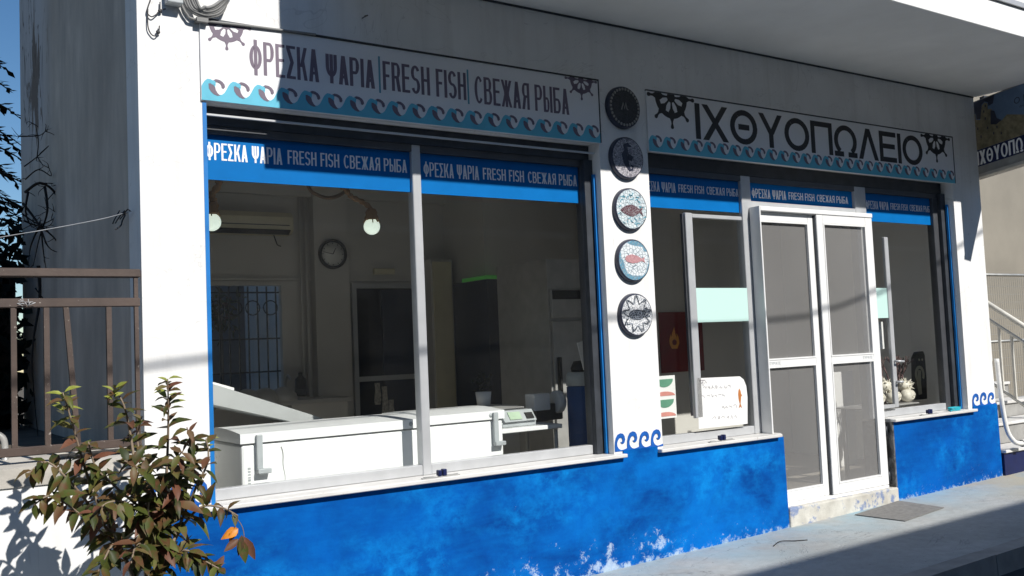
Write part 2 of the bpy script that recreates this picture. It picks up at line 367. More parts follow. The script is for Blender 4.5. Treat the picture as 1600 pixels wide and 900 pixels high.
def catmull(P, k=6):
    P = [Vector(p) for p in P]; out = []
    for i in range(len(P) - 1):
        a, b, c, e = P[max(i - 1, 0)], P[i], P[i + 1], P[min(i + 2, len(P) - 1)]
        for q in range(k):
            t = q / k
            out.append(.5 * ((2 * b) + (c - a) * t + (2 * a - 5 * b + 4 * c - e) * t * t + (3 * b - 3 * c + e - a) * t ** 3))
    out.append(P[-1]); return out

# block lettering drawn from strokes: glyph outlines in a W x H box with stem thickness t
GW = {'Ι': 0, 'І': 0, 'I': 0, ' ': .42, 'Φ': 1.15, 'Σ': .88, 'Ж': 1.35, 'Ы': 1.2, 'Ψ': 1.15, 'Ω': 1.1, 'Ο': 1.1, 'Θ': 1.1, 'E': .88, 'F': .82, 'Ε': .88, 'Е': .88, 'Λ': 1.0, 'Τ': .9}
LOOK = {'Ρ': 'P', 'Р': 'P', 'Ε': 'E', 'Е': 'E', 'Κ': 'K', 'Α': 'A', 'А': 'A', 'С': 'C', 'В': 'B', 'Ο': 'O', 'Χ': 'X', 'Υ': 'Y', 'Τ': 'T'}
def glyph(ch, W, H, t):
    b = t * .84; out = []; ch = LOOK.get(ch, ch)
    def V(x, y0=0, y1=H): out.append([(x, y0), (x + t, y0), (x + t, y1), (x, y1)])
    def Hb(x0, x1, y): out.append([(x0, y), (x1, y), (x1, y + b), (x0, y + b)])
    def D(xa, ya, xb, yb, wd=t): out.append([(xa, ya), (xa + wd, ya), (xb + wd, yb), (xb, yb)])
    def strip(o, i):
        for k in range(len(o) - 1): out.append([o[k], o[k + 1], i[k + 1], i[k]])
    def Ring(x0, x1, y0, y1, a0=0, a1=360, n=26):
        cx, cy, rx, ry = (x0 + x1) / 2, (y0 + y1) / 2, (x1 - x0) / 2, (y1 - y0) / 2; A = [math.radians(lerp(a0, a1, k / n)) for k in range(n + 1)]
        strip([(cx + rx * math.cos(a), cy + ry * math.sin(a)) for a in A], [(cx + (rx - t) * math.cos(a), cy + (ry - b) * math.sin(a)) for a in A])
    def Bowl(x1, y0, y1):
        ry = (y1 - y0) / 2; rx = min(ry * 1.15, (x1 - t) * .62); cx, cy = x1 - rx, (y0 + y1) / 2
        A = [PI / 2 - PI * k / 14 for k in range(15)]
        strip([(t * .98, y1)] + [(cx + rx * math.cos(a), cy + ry * math.sin(a)) for a in A] + [(t * .98, y0)], [(t * .98, y1 - b)] + [(cx + max(rx - t, .1 * rx) * math.cos(a), cy + (ry - b) * math.sin(a)) for a in A] + [(t * .98, y0 + b)])
    if ch in 'ΙІI': V(0)
    elif ch == 'Φ': V((W - t) / 2, -.03 * H, 1.03 * H); Ring(0, W, .14 * H, .87 * H)
    elif ch == 'P': V(0); Bowl(W, .42 * H, H)
    elif ch == 'E': V(0); Hb(t, W, H - b); Hb(t, W * .92, .52 * H - b / 2); Hb(t, W, 0)
    elif ch == 'F': V(0); Hb(t, W, H - b); Hb(t, W * .88, .5 * H - b / 2)
    elif ch == 'H': V(0); V(W - t); Hb(t, W - t, .52 * H - b / 2)
    elif ch == 'Σ': Hb(0, W, H - b); Hb(0, W, 0); D(0, H - b, W * .42, H * .5, t * 1.1); D(0, b, W * .42, H * .5, t * 1.1)
    elif ch == 'K': V(0); D(t * .8, .40 * H, W - t * 1.0, H, t); D(W - t * 1.0, 0, t + (W - t) * .12, .58 * H, t)
    elif ch == 'A': D(0, 0, (W - t * 1.1) / 2, H, t * 1.1); D(W - t * 1.1, 0, (W - t * 1.1) / 2, H, t * 1.1); Hb(W * .2, W * .8, .22 * H)
    elif ch == 'Λ': D(0, 0, (W - t * 1.1) / 2, H, t * 1.1); D(W - t * 1.1, 0, (W - t * 1.1) / 2, H, t * 1.1)
    elif ch == 'Ψ': V((W - t) / 2); V(0, .58 * H, H); V(W - t, .58 * H, H); Ring(0, W, .22 * H, .96 * H, 180, 360)
    elif ch == 'S': Ring(0, W, .46 * H, H, 22, 270); Ring(0, W, 0, .46 * H + b, 90, -158)
    elif ch == 'R': V(0); Bowl(W * .96, .44 * H, H); D(W - t * 1.1, 0, W * .42, .5 * H, t * 1.1)
    elif ch == 'C': Ring(0, W * 1.06, 0, H, 42, 318)
    elif ch == 'B': V(0); Bowl(W * .94, .48 * H, H); Bowl(W, 0, .48 * H + b)
    elif ch == 'Ж':
        c = (W - t) / 2; V(c)
        for ya in (0, H): D(0, ya, c - t * .35, H * .5); D(W - t, ya, c + t * .35, H * .5)
        Hb(c - t * .5, c + t * 1.5, H * .5 - b / 2)
    elif ch == 'Я': return [[(W - x, y) for x, y in q] for q in glyph('R', W, H, t)]
    elif ch == 'Ы': V(0); Bowl(W * .66, 0, .57 * H); V(W - t)
    elif ch == 'Б': V(0); Hb(t, W * .92, H - b); Bowl(W, 0, .58 * H)
    elif ch == 'X': D(0, 0, W - t * 1.2, H, t * 1.2); D(W - t * 1.2, 0, 0, H, t * 1.2)
    elif ch == 'Θ': Ring(0, W, 0, H); Hb(W * .3, W * .7, .5 * H - b / 2)
    elif ch == 'O': Ring(0, W, 0, H)
    elif ch == 'Y': V((W - t) / 2, 0, .46 * H); D((W - t) / 2, .4 * H, 0, H, t * 1.1); D((W - t) / 2, .4 * H, W - t * 1.1, H, t * 1.1)
    elif ch == 'Π': V(0); V(W - t); Hb(t, W - t, H - b)
    elif ch == 'Ω': Ring(0, W, .0, H, -52, 232); Hb(0, W * .40, 0); Hb(W * .60, W, 0)
    elif ch == 'T': V((W - t) / 2); Hb(0, W, H - b)
    return out
def text_into(mb, body, mapf, weight=.15, rect=None, gap=.15):
    """block letters fitted to rect=(u0,u1,v0,v1); mapf(u,v)->3d point; weight = stem / height"""
    u0, u1, v0, v1 = rect; H = v1 - v0
    ws = [GW.get(c, 1.0) for c in body]; nI = sum(1 for c in body if GW.get(c, 1) == 0); n = len(body)
    k = (u1 - u0) / (sum(ws) + gap * (n - 1)); t = min(weight * H, k * .32 if weight > .15 else k * .30); k = (u1 - u0 - nI * t) / (sum(ws) + gap * (n - 1))
    nn = (mapf(u0 + .1, v0) - mapf(u0, v0)).cross(mapf(u0, v0 + .1) - mapf(u0, v0)).normalized(); x = u0
    for c, wd in zip(body, ws):
        W = wd * k if wd else t
        if c != ' ':
            for q, P in enumerate(glyph(c, W, H, t)):
                lift = nn * (.00008 * (q % 9))
                mb.poly([mapf(x + a, v0 + b) + lift for a, b in P])
        x += W + gap * k

# ================================================================== SETTING
def sheet(name, mat, pts, kind='structure'):
    mb = MB(); mb.poly(pts); o = mb.build(name, mat, loc=(0, 0, 0), kind=kind, recalc=False); return o
sheet('ground', 'earth', [(-150, -150, gz(-150) - .22), (170, -150, gz(170) - .22), (170, 150, gz(170) - .22), (-150, 150, gz(-150) - .22)])
sheet('road', 'asphalt', [(-60, -7.6, gz(-60) - .13), (70, -7.6, gz(70) - .13), (70, -1.5, gz(70) - .13), (-60, -1.5, gz(-60) - .13)])
def slab(name, mat, x0, x1, y0, y1, dz0, dz1, n=1):
    mb = MB()
    mb.hexa([(x0, y0, gz(x0) + dz0), (x1, y0, gz(x1) + dz0), (x1, y1, gz(x1) + dz0), (x0, y1, gz(x0) + dz0),
             (x0, y0, gz(x0) + dz1), (x1, y0, gz(x1) + dz1), (x1, y1, gz(x1) + dz1), (x0, y1, gz(x0) + dz1)])
    return mb.build(name, mat, loc=(0, 0, 0), kind='structure')
slab('pavement', 'pave', -60, 70, -1.42, .35, -.3, 0)
slab('opposite_pavement', 'pave', -60, 70, -9.2, -7.6, -.3, 0)
mb = MB()
x = -12.0
while x < 24:
    L = 1.0; zz = R.uniform(-.004, .004)
    mb.hexa([(x + .004, -1.57, gz(x) - .3), (x + L - .004, -1.57, gz(x + L) - .3), (x + L - .004, -1.424, gz(x + L) - .3), (x + .004, -1.424, gz(x) - .3),
             (x + .004, -1.555, gz(x) + .002 + zz), (x + L - .004, -1.555, gz(x + L) + .002 + zz), (x + L - .004, -1.424, gz(x + L) + .003 + zz), (x + .004, -1.424, gz(x) + .003 + zz)]); x += L
mb.build('kerb', 'kerb', loc=(0, 0, 0), kind='structure')
# garden terrace behind the low wall
mb = MB(); mb.box(-12, 1.175, .10, 14, -.4, 1.02); mb.build('garden_terrace', 'earth', loc=(0, 0, 0), kind='structure')

# ================================================================== SHOP BUILDING
shop = thing('shop_building', 'white fish shop with mottled blue base, large windows and balcony overhead', 'building', (5.0, 2.0, 0))
XL, XR, TOP = 1.18, 8.89, 7.0
mb = MB()
mb.box(XL, 1.50, 0, .25, -.3, TOP); mb.box(4.19, 4.63, 0, .25, -.3, TOP); mb.box(8.43, XR, 0, .25, -.3, TOP)
mb.box(1.50, 4.19, 0, .25, 2.87, TOP); mb.box(4.63, 8.43, 0, .25, 2.87, TOP)
mb.box(1.50, 4.19, .002, .25, -.3, .735); mb.box(4.63, 5.86, .002, .25, -.3, .735); mb.box(7.26, 8.43, .002, .25, -.3, .735)
mb.build('facade_wall', 'stucco', shop)
mb = MB(); mb.box(XL + .001, XL + .22, .25, 4.17, -.3, TOP); mb.build('side_wall', 'side', shop)
mb = MB(); mb.box(XR - .22, XR - .001, .25, 4.17, -.3, TOP)
# back wall with a window and a door opening
bw0, bw1 = at(322, 500, 4.0).x, at(449, 500, 4.0).x; bz0, bz1 = 1.12, at(440, 440, 4.0).z
bd0, bd1, bdz = at(552, 600, 4.0).x, 4.98, at(600, 443, 4.0).z
mb.box(XL + .22, bw0, 4.0, 4.17, -.3, TOP); mb.box(bw1, bd0, 4.0, 4.17, -.3, TOP); mb.box(bd1, XR - .22, 4.0, 4.17, -.3, TOP)
mb.box(bw0, bw1, 4.0, 4.17, -.3, bz0); mb.box(bw0, bw1, 4.0, 4.17, bz1, TOP); mb.box(bd0, bd1, 4.0, 4.17, bdz, TOP)
mb.build('back_wall', 'inwall', shop)
mb = MB(); mb.box(XL + .22, XR - .22, .25, 4.0, .05, .195); mb.build('shop_floor', 'tile', shop)
mb = MB(); mb.box(XL + .22, XR - .22, .25, 4.0, 3.35, 3.6); mb.build('shop_ceiling', 'ceil', shop)
mb = MB(); mb.box(XL, XR, .0, 4.17, TOP, TOP + .2); mb.build('roof', 'soffit', shop)
# inner linings, column, beam, dado line, partition
mb = MB(); mb.box(XL + .22, XL + .235, .25, 4.0, .195, 3.35)
cx0, cx1 = at(490, 400, 3.9).x, at(543, 400, 3.9).x
mb.box(cx0, cx1, 3.88, 4.0, .195, 3.35)
mb.box(XL + .235, XR - .235, 3.975, 4.0, at(400, 436, 3.98).z - .012, at(400, 436, 3.98).z + .012)
mb.box(XL + .235, XR - .235, 3.92, 4.0, 3.08, 3.35)
p0 = at(757, 400, 3.2).x
mb.box(p0, XR - .235, 3.2, 3.34, .195, 3.35); mb.box(p0, p0 + .12, 3.34, 4.0, .195, 3.35)
mb.tube([(cx0 - .05, 3.96, .2), (cx0 - .05, 3.96, 3.3)], .018, 8); mb.tube([(cx0 - .11, 3.96, .2), (cx0 - .11, 3.96, 3.3)], .014, 8)
mb.build('interior_wall', 'inwall', shop)
mb = MB(); mb.box(XR - .235, XR - .22, .25, 3.2, .195, 3.35); mb.build('interior_wall', 'iwhite', shop)
# store room behind the inner door, walls coloured dark in place of shade
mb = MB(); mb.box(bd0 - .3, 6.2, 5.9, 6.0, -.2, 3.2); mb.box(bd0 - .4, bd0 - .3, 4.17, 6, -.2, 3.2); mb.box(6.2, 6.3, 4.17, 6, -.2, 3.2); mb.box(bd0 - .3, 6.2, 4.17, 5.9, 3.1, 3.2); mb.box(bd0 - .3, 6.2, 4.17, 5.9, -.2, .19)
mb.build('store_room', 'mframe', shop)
mb = MB(); mb.box(bd0 - .42, bd0 - .401, 4.171, 6.0, -.2, 3.2); mb.build('store_wall', 'stucco', shop)
# blue plinth
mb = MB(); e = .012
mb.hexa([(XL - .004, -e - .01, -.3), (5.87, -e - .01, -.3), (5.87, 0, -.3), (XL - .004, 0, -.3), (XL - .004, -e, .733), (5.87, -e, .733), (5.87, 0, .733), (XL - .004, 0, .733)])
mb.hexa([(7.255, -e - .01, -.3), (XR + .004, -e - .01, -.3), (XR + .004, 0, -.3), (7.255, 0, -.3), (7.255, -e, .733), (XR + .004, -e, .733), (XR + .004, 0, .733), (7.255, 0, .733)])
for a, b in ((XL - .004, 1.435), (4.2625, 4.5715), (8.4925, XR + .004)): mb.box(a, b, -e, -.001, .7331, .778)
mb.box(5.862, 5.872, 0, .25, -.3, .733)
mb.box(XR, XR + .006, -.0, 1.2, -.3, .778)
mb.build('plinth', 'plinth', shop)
# running wave border
SC = [(0, -.06), (0, .25), (.03, .5), (.12, .75), (.27, .93), (.5, 1), (.7, .95), (.82, .8), (.85, .6), (.8, .45), (.72, .37), (.6, .36), (.5, .42), (.48, .49), (.57, .46), (.62, .52), (.64, .62), (.58, .72), (.48, .74), (.36, .69), (.25, .57), (.19, .42), (.2, .27), (.28, .13), (.4, .04), (.55, 0), (.75, .02), (1, .08), (1, -.06)]
for x0, wd, n in ((1.182, .105, 3), (4.195, .1085, 4), (8.495, .13, 3)):
    mb = MB()
    for k in range(n): mb.fprism([(x0 + wd * (k + u) * 1.0, .782 + .113 * v * (1 + .04 * math.sin(k * 2.1))) for u, v in SC], -.005 - .0002 * k, .003)
    mb.build('wave_border', 'wblue', shop)
# threshold step + dark marble jamb
mb = MB()
mb.box(5.874, 7.253, -.03, .249, -.2, .19, .012)
mb.build('threshold', 'step', shop)
mb = MB(); mb.box(7.20, 7.2545, .10, .25, .192, .733); mb.box(7.235, 7.2545, -.02, .0995, .192, .733)
mb.build('door_jamb', 'dmarble', shop)
# balcony
mb = MB(); mb.box(2.16, 8.93, -1.25, -.001, 3.72, 3.945, .004, 1)
mb.build('balcony', 'soffit', shop)
mb = MB(); mb.box(2.15, 8.94, -1.27, -.001, 3.947, 3.985); mb.build('balcony_edge', 'alu', shop)
mb = MB(); mb.box(2.18, 8.92, -1.23, -1.11, 3.987, 4.85); mb.build('balcony_parapet', 'stucco', shop)
# thin dark strip along the crease between wall and soffit, wall anchors
mb = MB(); mb.box(2.2, XR, -.006, -.0005, 3.706, 3.7195); mb.build('crease_strip', 'dframe', shop)
for px, py in ((665, 38), (672, 30), (1283, 146), (570, 25)):
    mb = MB(); p = at(px, py, 0); mb.tube([p, p + Vector((.004, -.03, -.005))], .004, 6); mb.tube([p + Vector((.004, -.03, -.005)), p + Vector((-.035, -.035, -.03))], .003, 5)
mb.build('wall_anchor', 'dcable', shop)

# windows ---------------------------------------------------------
YG = .15
def window(x0, x1, label, posts, panes, bands, z0=.76, door_gap=None):
    mb = MB(); Yf, Yb = .12, .19
    fr = .045
    for a, b in posts[1:-1]: mb.box(a, b, Yf, Yb, z0, 2.7655, .004, 1)
    for a, b in panes:
        if door_gap and a >= door_gap[0] - .05 and b <= door_gap[1] + .05: mb.box(a, b, Yf + .004, Yb - .004, 2.52, 2.57); continue
        mb.box(a, b, Yf + .004, Yb - .004, z0 + .001, z0 + .062, .004, 1)
    fo = mb.build('window', 'alu', shop)
    mb = MB(); mb.box(x0 + .002, x1 - .002, .118, .20, 2.767, 2.866); mb.build('shutter_housing', 'dframe', fo)
    mb = MB(); mb.box(x0 + .005, x1 - .005, Yf + .003, Yb - .004, 2.722, 2.7655); mb.build('top_rail', 'mframe', fo)
    for q in (posts[0], posts[-1]):
        mb = MB(); mb.box(*q, Yf, Yb, z0, 2.7215, .004, 1); mb.build('side_post', 'mframe', fo)
    mb = MB(); mb.box(x1 - .075, x1 - .0005, .085, .1195, z0 + .002, 2.765); mb.build('shutter_guide', 'dframe', fo)
    mb = MB(); mb.box(x0 + .025, x1 - .02, .028, .048, 2.796, 2.806); mb.build('shutter_slat', 'alu', fo) if x0 < 2 else mb.b.free()
    mb = MB()
    mb.box(x0 + .0005, x0 + .022, -.002, .06, z0 + .002, 2.855) if x0 < 2 else mb.box(x0 + .0005, x0 + .014, .02, .06, z0 + .002, 2.855)
    mb.build('blue_trim', 'blueedge', fo)
    mb = MB(); mb.box(x1 - .020, x1 - .0005, .055, .075, z0 + .002, 2.66); mb.build('blue_trim', 'blueedge', fo)
    for a, b in panes:
        zb = 2.571 if door_gap and a >= door_gap[0] - .05 and b <= door_gap[1] + .05 else z0 + .063
        mb = MB(); mb.box(a + .001, b - .001, YG + .003, YG + .008, zb, 2.7215); mb.build('pane', 'glass', fo)
    for (a, b, za, zt, tx) in bands:
        mb = MB(); mb.box(a, b, YG, YG + .0022, za, zt); mb.build('vinyl_band', 'vinyl', fo)
        for body, rect in tx: mb = MB(); text_into(mb, body, lambda u, v: Vector((u, YG - .0012, v)), .15, rect); mb.build('lettering', 'vwhite', fo)
    return fo
G, E_, C_ = 'ΦΡΕΣΚΑ ΨΑΡΙΑ', 'FRESH FISH', 'СВЕЖАЯ РЫБА'
def trio(a0, a1, b0, b1, c0, c1, z0, z1): return [(G, (a0, a1, z0 - .008, z1 + .006)), (E_, (b0, b1, z0, z1)), (C_, (c0, c1, z0, z1))]
w1 = window(1.50, 4.19, '', [(1.502, 1.548), (2.803, 2.862), (4.112, 4.188)], [(1.548, 2.803), (2.862, 4.112)],
    [(1.5485, 2.8025, 2.475, 2.7215, trio(1.559, 1.988, 2.02, 2.336, 2.364, 2.782, 2.592, 2.672)),
     (2.8625, 4.1115, 2.472, 2.7215, trio(2.897, 3.302, 3.332, 3.655, 3.687, 4.099, 2.588, 2.664))])
w2 = window(4.63, 8.43, '', [(4.632, 4.66), (5.705, 5.812), (7.125, 7.276), (8.28, 8.428)], [(4.66, 5.705), (5.812, 7.125), (7.276, 8.28)],
    [(4.6605, 5.7045, 2.476, 2.7215, trio(4.685, 5.03, 5.059, 5.326, 5.353, 5.702, 2.602, 2.662)),
     (5.8125, 7.1245, 2.5705, 2.7215, trio(5.856, 6.264, 6.295, 6.62, 6.651, 7.066, 2.612, 2.672)),
     (7.2765, 8.2795, 2.474, 2.7215, trio(7.314, 7.64, 7.67, 7.932, 7.959, 8.308, 2.592, 2.65))], door_gap=(5.812, 7.125))
# inner sash left of the door, mint film, sash right of the door
mb = MB(); a = at(1069, 345, .1).x; b = at(1080, 345, .1).x
mb.box(a, b, .085, .117, .93, 2.44, .004, 1); mb.box(b + .0005, 5.66, .088, .114, 2.405, 2.435, .004, 1)
mb.build('casement_sash', 'alu', w2); mb = MB(); mb.box(a - .03, a - .022, .088, .11, .95, 2.43); mb.build('glass_edge', 'mframe', w2)
mb = MB(); mb.box(b + .003, 5.68, .097, .101, at(1120, 503, .1).z, at(1120, 450, .1).z); mb.build('frosted_film', 'frost', w2)
mb = MB(); a2 = at(1385, 500, .12).x
mb.box(a2, a2 + .055, .088, .117, .84, 2.33, .004, 1); mb.box(7.28, a2 - .001, .09, .115, .84, .87)
mb.tube([(a2 + .03, .088, 1.24), (a2 + .03, .05, 1.24), (a2 + .11, .05, 1.235)], .010, 8); mb.tube([(a2 + .035, .088, 1.06), (a2 + .035, .05, 1.06), (a2 + .075, .05, 1.06)], .010, 8)
mb.build('casement_sash', 'alu', w2)
mb = MB(); mb.box(7.285, a2 - .002, .097, .101, at(1375, 497, .1).z, at(1375, 450, .1).z); mb.build('frosted_film', 'frost', w2)
# sills and their bolts
for k, (x0, x1, lx) in enumerate(((1.44, 4.262, at(690, 741, -.03).x), (4.572, 5.812, at(1128, 684, -.03).x), (7.24, 8.492, at(1452, 642, -.03).x))):
    mb = MB(); mb.box(x0, x1, -.055, .0, .736, .7595, .004, 1)
    a, b = ((1.501, 4.189), (4.631, 5.859), (7.261, 8.429))[k]; mb.box(a, b, .0, .2, .736, .7595)
    s_ = mb.build('sill', 'marble', shop)
    mb = MB(); mb.box(lx - .13, lx + .12, -.04, -.015, .760, .766); mb.tube([(lx - .12, -.028, .768), (lx + .11, -.028, .768)], .004, 6); mb.mi = 1
    mb.box(lx - .026, lx - .004, -.045, -.01, .7665, .802, .004, 1); mb.box(lx + .004, lx + .03, -.045, -.01, .7665, .806, .004, 1)
    mb.build('bolt', ['steel', 'navy'], s_)

# sliding screen door -----------------------------------------------
mb = MB()
mb.box(5.776, 5.790, .012, .115, .7605, 2.5155, .002, 1); mb.box(5.875, 5.89, .085, .115, .195, .735); mb.box(5.7905, 7.20, .012, .115, 2.478, 2.515, .004, 1)
mb.box(5.89, 7.195, .02, .115, .1905, .212)
door = mb.build('door', 'walu', shop)
def leaf(x0, x1, y, st0, st1, tz):
    mb = MB(); t = .028
    mb.box(x0, x0 + st0, y, y + t, .214, tz, .004, 1); mb.box(x1 - st1, x1, y, y + t, .214, tz, .004, 1)
    xa, xb = x0 + st0 + .0003, x1 - st1 - .0003
    mb.box(xa, xb, y + .001, y + t - .001, .214, .297, .004, 1); mb.box(xa, xb, y + .001, y + t - .001, 1.268, 1.317, .004, 1); mb.box(xa, xb, y + .001, y + t - .001, tz - .068, tz, .004, 1)
    for za, zb in ((.297, 1.268), (1.317, tz - .068)):       # inner beads
        q = .012; mb.box(xa, xa + q, y - .003, y + .02, za, zb); mb.box(xb - q, xb, y - .003, y + .02, za, zb); mb.box(xa + q, xb - q, y - .003, y + .02, za, za + q); mb.box(xa + q, xb - q, y - .003, y + .02, zb - q, zb)
    L = mb.build('door_leaf', 'walu', door)
    mb = MB(); mb.box(xa + .001, xb - .001, y + .0215, y + .0235, .2975, 1.2675); mb.box(xa + .001, xb - .001, y + .0215, y + .0235, 1.3175, tz - .0685); mb.build('screen', 'screen', door)
    return xa, xb
xa, xb = leaf(5.7915, 6.452, .050, .020, .062, 2.476)
mb = MB(); text_into(mb, 'ΣΥΡΑΤΕ', lambda u, v: Vector((u, .0495, v)), .16, (xa + .02, xa + .15, 1.281, 1.303)); mb.build('lettering', 'grey', door); mb = MB()
xa, xb = leaf(6.462, 7.196, .018, .078, .095, 2.476)
text_into(mb, 'ΣΥΡΑΤΕ', lambda u, v: Vector((u, .0175, v)), .16, (xb - .15, xb - .02, 1.281, 1.303)); mb.build('lettering', 'grey', door)
mb = MB(); mb.box(6.453, 6.4615, .03, .08, .214, 2.47); mb.build('leaf_gap_strip', 'dframe', door)  # thin dark strip filling the gap between the two leaves
for z in (.28, .66): mb = MB(); mb.box(7.199, 7.219, .03, .08, z - .05, z + .05, .004, 1); mb.tube([(7.209, .025, z - .04), (7.209, .025, z + .04)], .012, 8); mb.build('hinge', 'dframe', door)

# ================================================================== SIGN BOARDS
def wheel(mb, cx, cz, Rt, top, Y, clipx=None):
    """ship's wheel cut by the board's top edge"""
    t = MB(); rim0, rim1 = Rt * .50, Rt * .68
    n = 64
    for k in range(n):
        a0, a1 = 2 * PI * k / n, 2 * PI * (k + 1) / n
        t.fprism([(cx + rim0 * math.cos(a0), cz + rim0 * math.sin(a0)), (cx + rim1 * math.cos(a0), cz + rim1 * math.sin(a0)), (cx + rim1 * math.cos(a1), cz + rim1 * math.sin(a1)), (cx + rim0 * math.cos(a1), cz + rim0 * math.sin(a1))], Y)
    for k in range(32):
        a0, a1 = 2 * PI * k / 32, 2 * PI * (k + 1) / 32
        t.fprism([(cx, cz), (cx + Rt * .17 * math.cos(a0), cz + Rt * .17 * math.sin(a0)), (cx + Rt * .17 * math.cos(a1), cz + Rt * .17 * math.sin(a1))], Y)
    for k in range(8):
        a = PI / 2 + k * PI / 4; ux, uz = math.cos(a), math.sin(a)
        prof = ((.1, .06), (.25, .065), (.36, .10), (.46, .24), (.56, .26), (.70, .15), (.76, .08), (.84, .065), (.90, .11), (.96, .13), (1, .06))
        t.stroke([(cx + ux * Rt * q, cz + uz * Rt * q) for q, _ in prof], [Rt * wv for _, wv in prof], Y - .0004)
    g = t.b.verts[:] + t.b.edges[:] + t.b.faces[:]
    bmesh.ops.bisect_plane(t.b, geom=g, plane_co=(0, 0, top), plane_no=(0, 0, 1), clear_outer=True)
    if clipx: 
        g = t.b.verts[:] + t.b.edges[:] + t.b.faces[:]
        bmesh.ops.bisect_plane(t.b, geom=g, plane_co=(clipx, 0, 0), plane_no=(-1, 0, 0), clear_outer=True)
    me = bpy.data.meshes.new('tmp'); t.b.to_mesh(me); t.b.free(); mb.b.from_mesh(me); bpy.data.meshes.remove(me)
def board(x0, x1, z0, z1, label, ym=-.014):
    o = thing('sign_board', label, 'shop sign', ((x0 + x1) / 2, 0, z0))
    mb = MB(); mb.box(x0, x1, ym, -.0012, z0, z1, .002, 1); mb.build('panel', 'board', o)
    n = int(round((x1 - x0) / .135)); wd = (x1 - x0 - .004) / n
    c, k_, wt = MB(), MB(), MB(); H = .118; Y = ym
    for k in range(n):
        f_ = lambda P: [(x0 + .002 + wd * (k + u), z0 + .0025 + H * v) for u, v in P]
        c.fprism(f_([(0, 0), (1, 0), (1, .62), (.9, .42), (.78, .31), (.66, .31), (.56, .42), (.52, .58), (.56, .78), (.48, .90), (.36, .97), (.24, .98), (.13, .88), (.06, .76), (0, .62)]), Y - .0015, .0014)
        k_.fprism(f_([(.27, .76), (.28, .55), (.36, .40), (.48, .29), (.62, .24), (.72, .27), (.62, .37), (.55, .50), (.53, .62), (.46, .72), (.36, .78)]), Y - .0025, .0014)
        k_.fprism(f_([(.46, .93), (.56, 1.0), (.70, .985), (.82, .91), (.90, .80), (.92, .68), (.86, .60), (.79, .63), (.78, .72), (.73, .82), (.63, .87), (.52, .865)]), Y - .0025, .0014)
        c.fprism(f_([(.34, .78), (.44, .72), (.53, .74), (.56, .84), (.50, .92), (.40, .93), (.33, .88)]), Y - .0032, .0012)
    c.build('wave_frieze', 'cyan', o); k_.build('wave_crest', 'ink', o); wt.b.free()
    return o
YB = -.0152
bl = board(1.493, 4.192, 2.862, 3.297, 'long white sign board reading FRESH FISH in three languages over turquoise waves')
mb = MB(); fm = lambda u, v: Vector((u, YB, v))
mb.b.free()
for body, rect in (('ΦΡΕΣΚΑ', (1.756, 2.155, 3.036, 3.222)), ('ΨΑΡΙΑ', (2.197, 2.502, 3.040, 3.208)), ('FRESH FISH', (2.555, 3.128, 3.042, 3.214)), ('СВЕЖАЯ РЫБА', (3.190, 3.932, 3.032, 3.206))):
    mb = MB(); text_into(mb, body, fm, .155, rect); mb.build('lettering', 'ink', bl)
for a_, b_ in ((2.528, 2.540), (3.137, 3.149)): mb = MB(); mb.box(a_, b_, YB, -.0142, 3.02, 3.238); mb.build('divider_bar', 'teal', bl)
mb = MB(); wheel(mb, 1.634, 3.283, .136, 3.2965, YB); mb.build('ship_wheel', 'ink', bl)
mb = MB(); wheel(mb, 4.045, 3.283, .138, 3.2965, YB); mb.build('ship_wheel', 'ink', bl)
brr = board(4.633, 8.455, 2.845, 3.281, 'long white sign board with large black Greek lettering between two ship wheels')
mb = MB(); text_into(mb, 'ΙΧΘΥΟΠΩΛΕΙΟ', fm, .19, (5.106, 7.962, 2.975, 3.243), .075); mb.build('lettering', 'black', brr)
mb = MB(); wheel(mb, 4.872, 3.258, .232, 3.2795, YB, 4.6345); mb.build('ship_wheel', 'black', brr)
mb = MB(); wheel(mb, 8.183, 3.258, .232, 3.2795, YB); mb.build('ship_wheel', 'black', brr)
for a, b, zt, o in ((1.493, 4.192, 3.297, bl), (4.633, 8.455, 3.281, brr)):
    mb = MB(); mb.box(a, b, -.017, -.0005, zt + .0005, zt + .009); mb.box(b + .0005, b + .007, -.017, -.0005, zt - .43, zt + .009); mb.build('shadow_gap', 'dframe', o)  # dark strips standing for the shadow gap along board top and end

# ================================================================== PLAQUES
PQ = [(4.407, 3.132), (4.414, 2.777), (4.424, 2.42), (4.424, 2.064), (4.424, 1.689)]
LAB = ['dark round plaque with studded rim and tiny central motif, topmost on the pillar', 'round speckled mosaic plaque with dark seahorse, half in shadow',
       'round pale blue mosaic plaque with dark red netted fish', 'round cracked mosaic plaque with pink fish and blue edge patches', 'round white mosaic plaque with black turtle and curling vines, lowest on pillar']
PM = [m_mosaic('dark_pebble_mosaic', mos((.022, .022, .028), (.05, .05, .058)), 70, (.012, .012, .014)),
      m_mosaic('speckled_mosaic', mos((.16, .15, .18), (.42, .40, .44), (.62, .60, .62)), 95, (.10, .10, .12)),
      m_mosaic('ice_blue_mosaic', mos((.55, .66, .70), (.72, .78, .80), (.34, .46, .52)), 48, (.20, .24, .27)),
      m_mosaic('white_blue_mosaic', mos((.66, .72, .75), (.74, .78, .80)), 42, (.20, .25, .29), (.12, .30, .42), PQ[3], .15),
      m_mosaic('white_tile_mosaic', mos((.70, .72, .74), (.80, .80, .80)), 50, (.22, .24, .27))]
mfish = [m_mosaic('dark_red_mosaic', mos((.075, .022, .035), (.13, .05, .06)), 75, (.30, .28, .3)), m_mosaic('pink_mosaic', mos((.50, .24, .26), (.60, .34, .35)), 90, (.38, .18, .2)), m_mosaic('black_mosaic', mos((.008, .012, .02), (.025, .035, .05)), 62, (.32, .36, .42))]
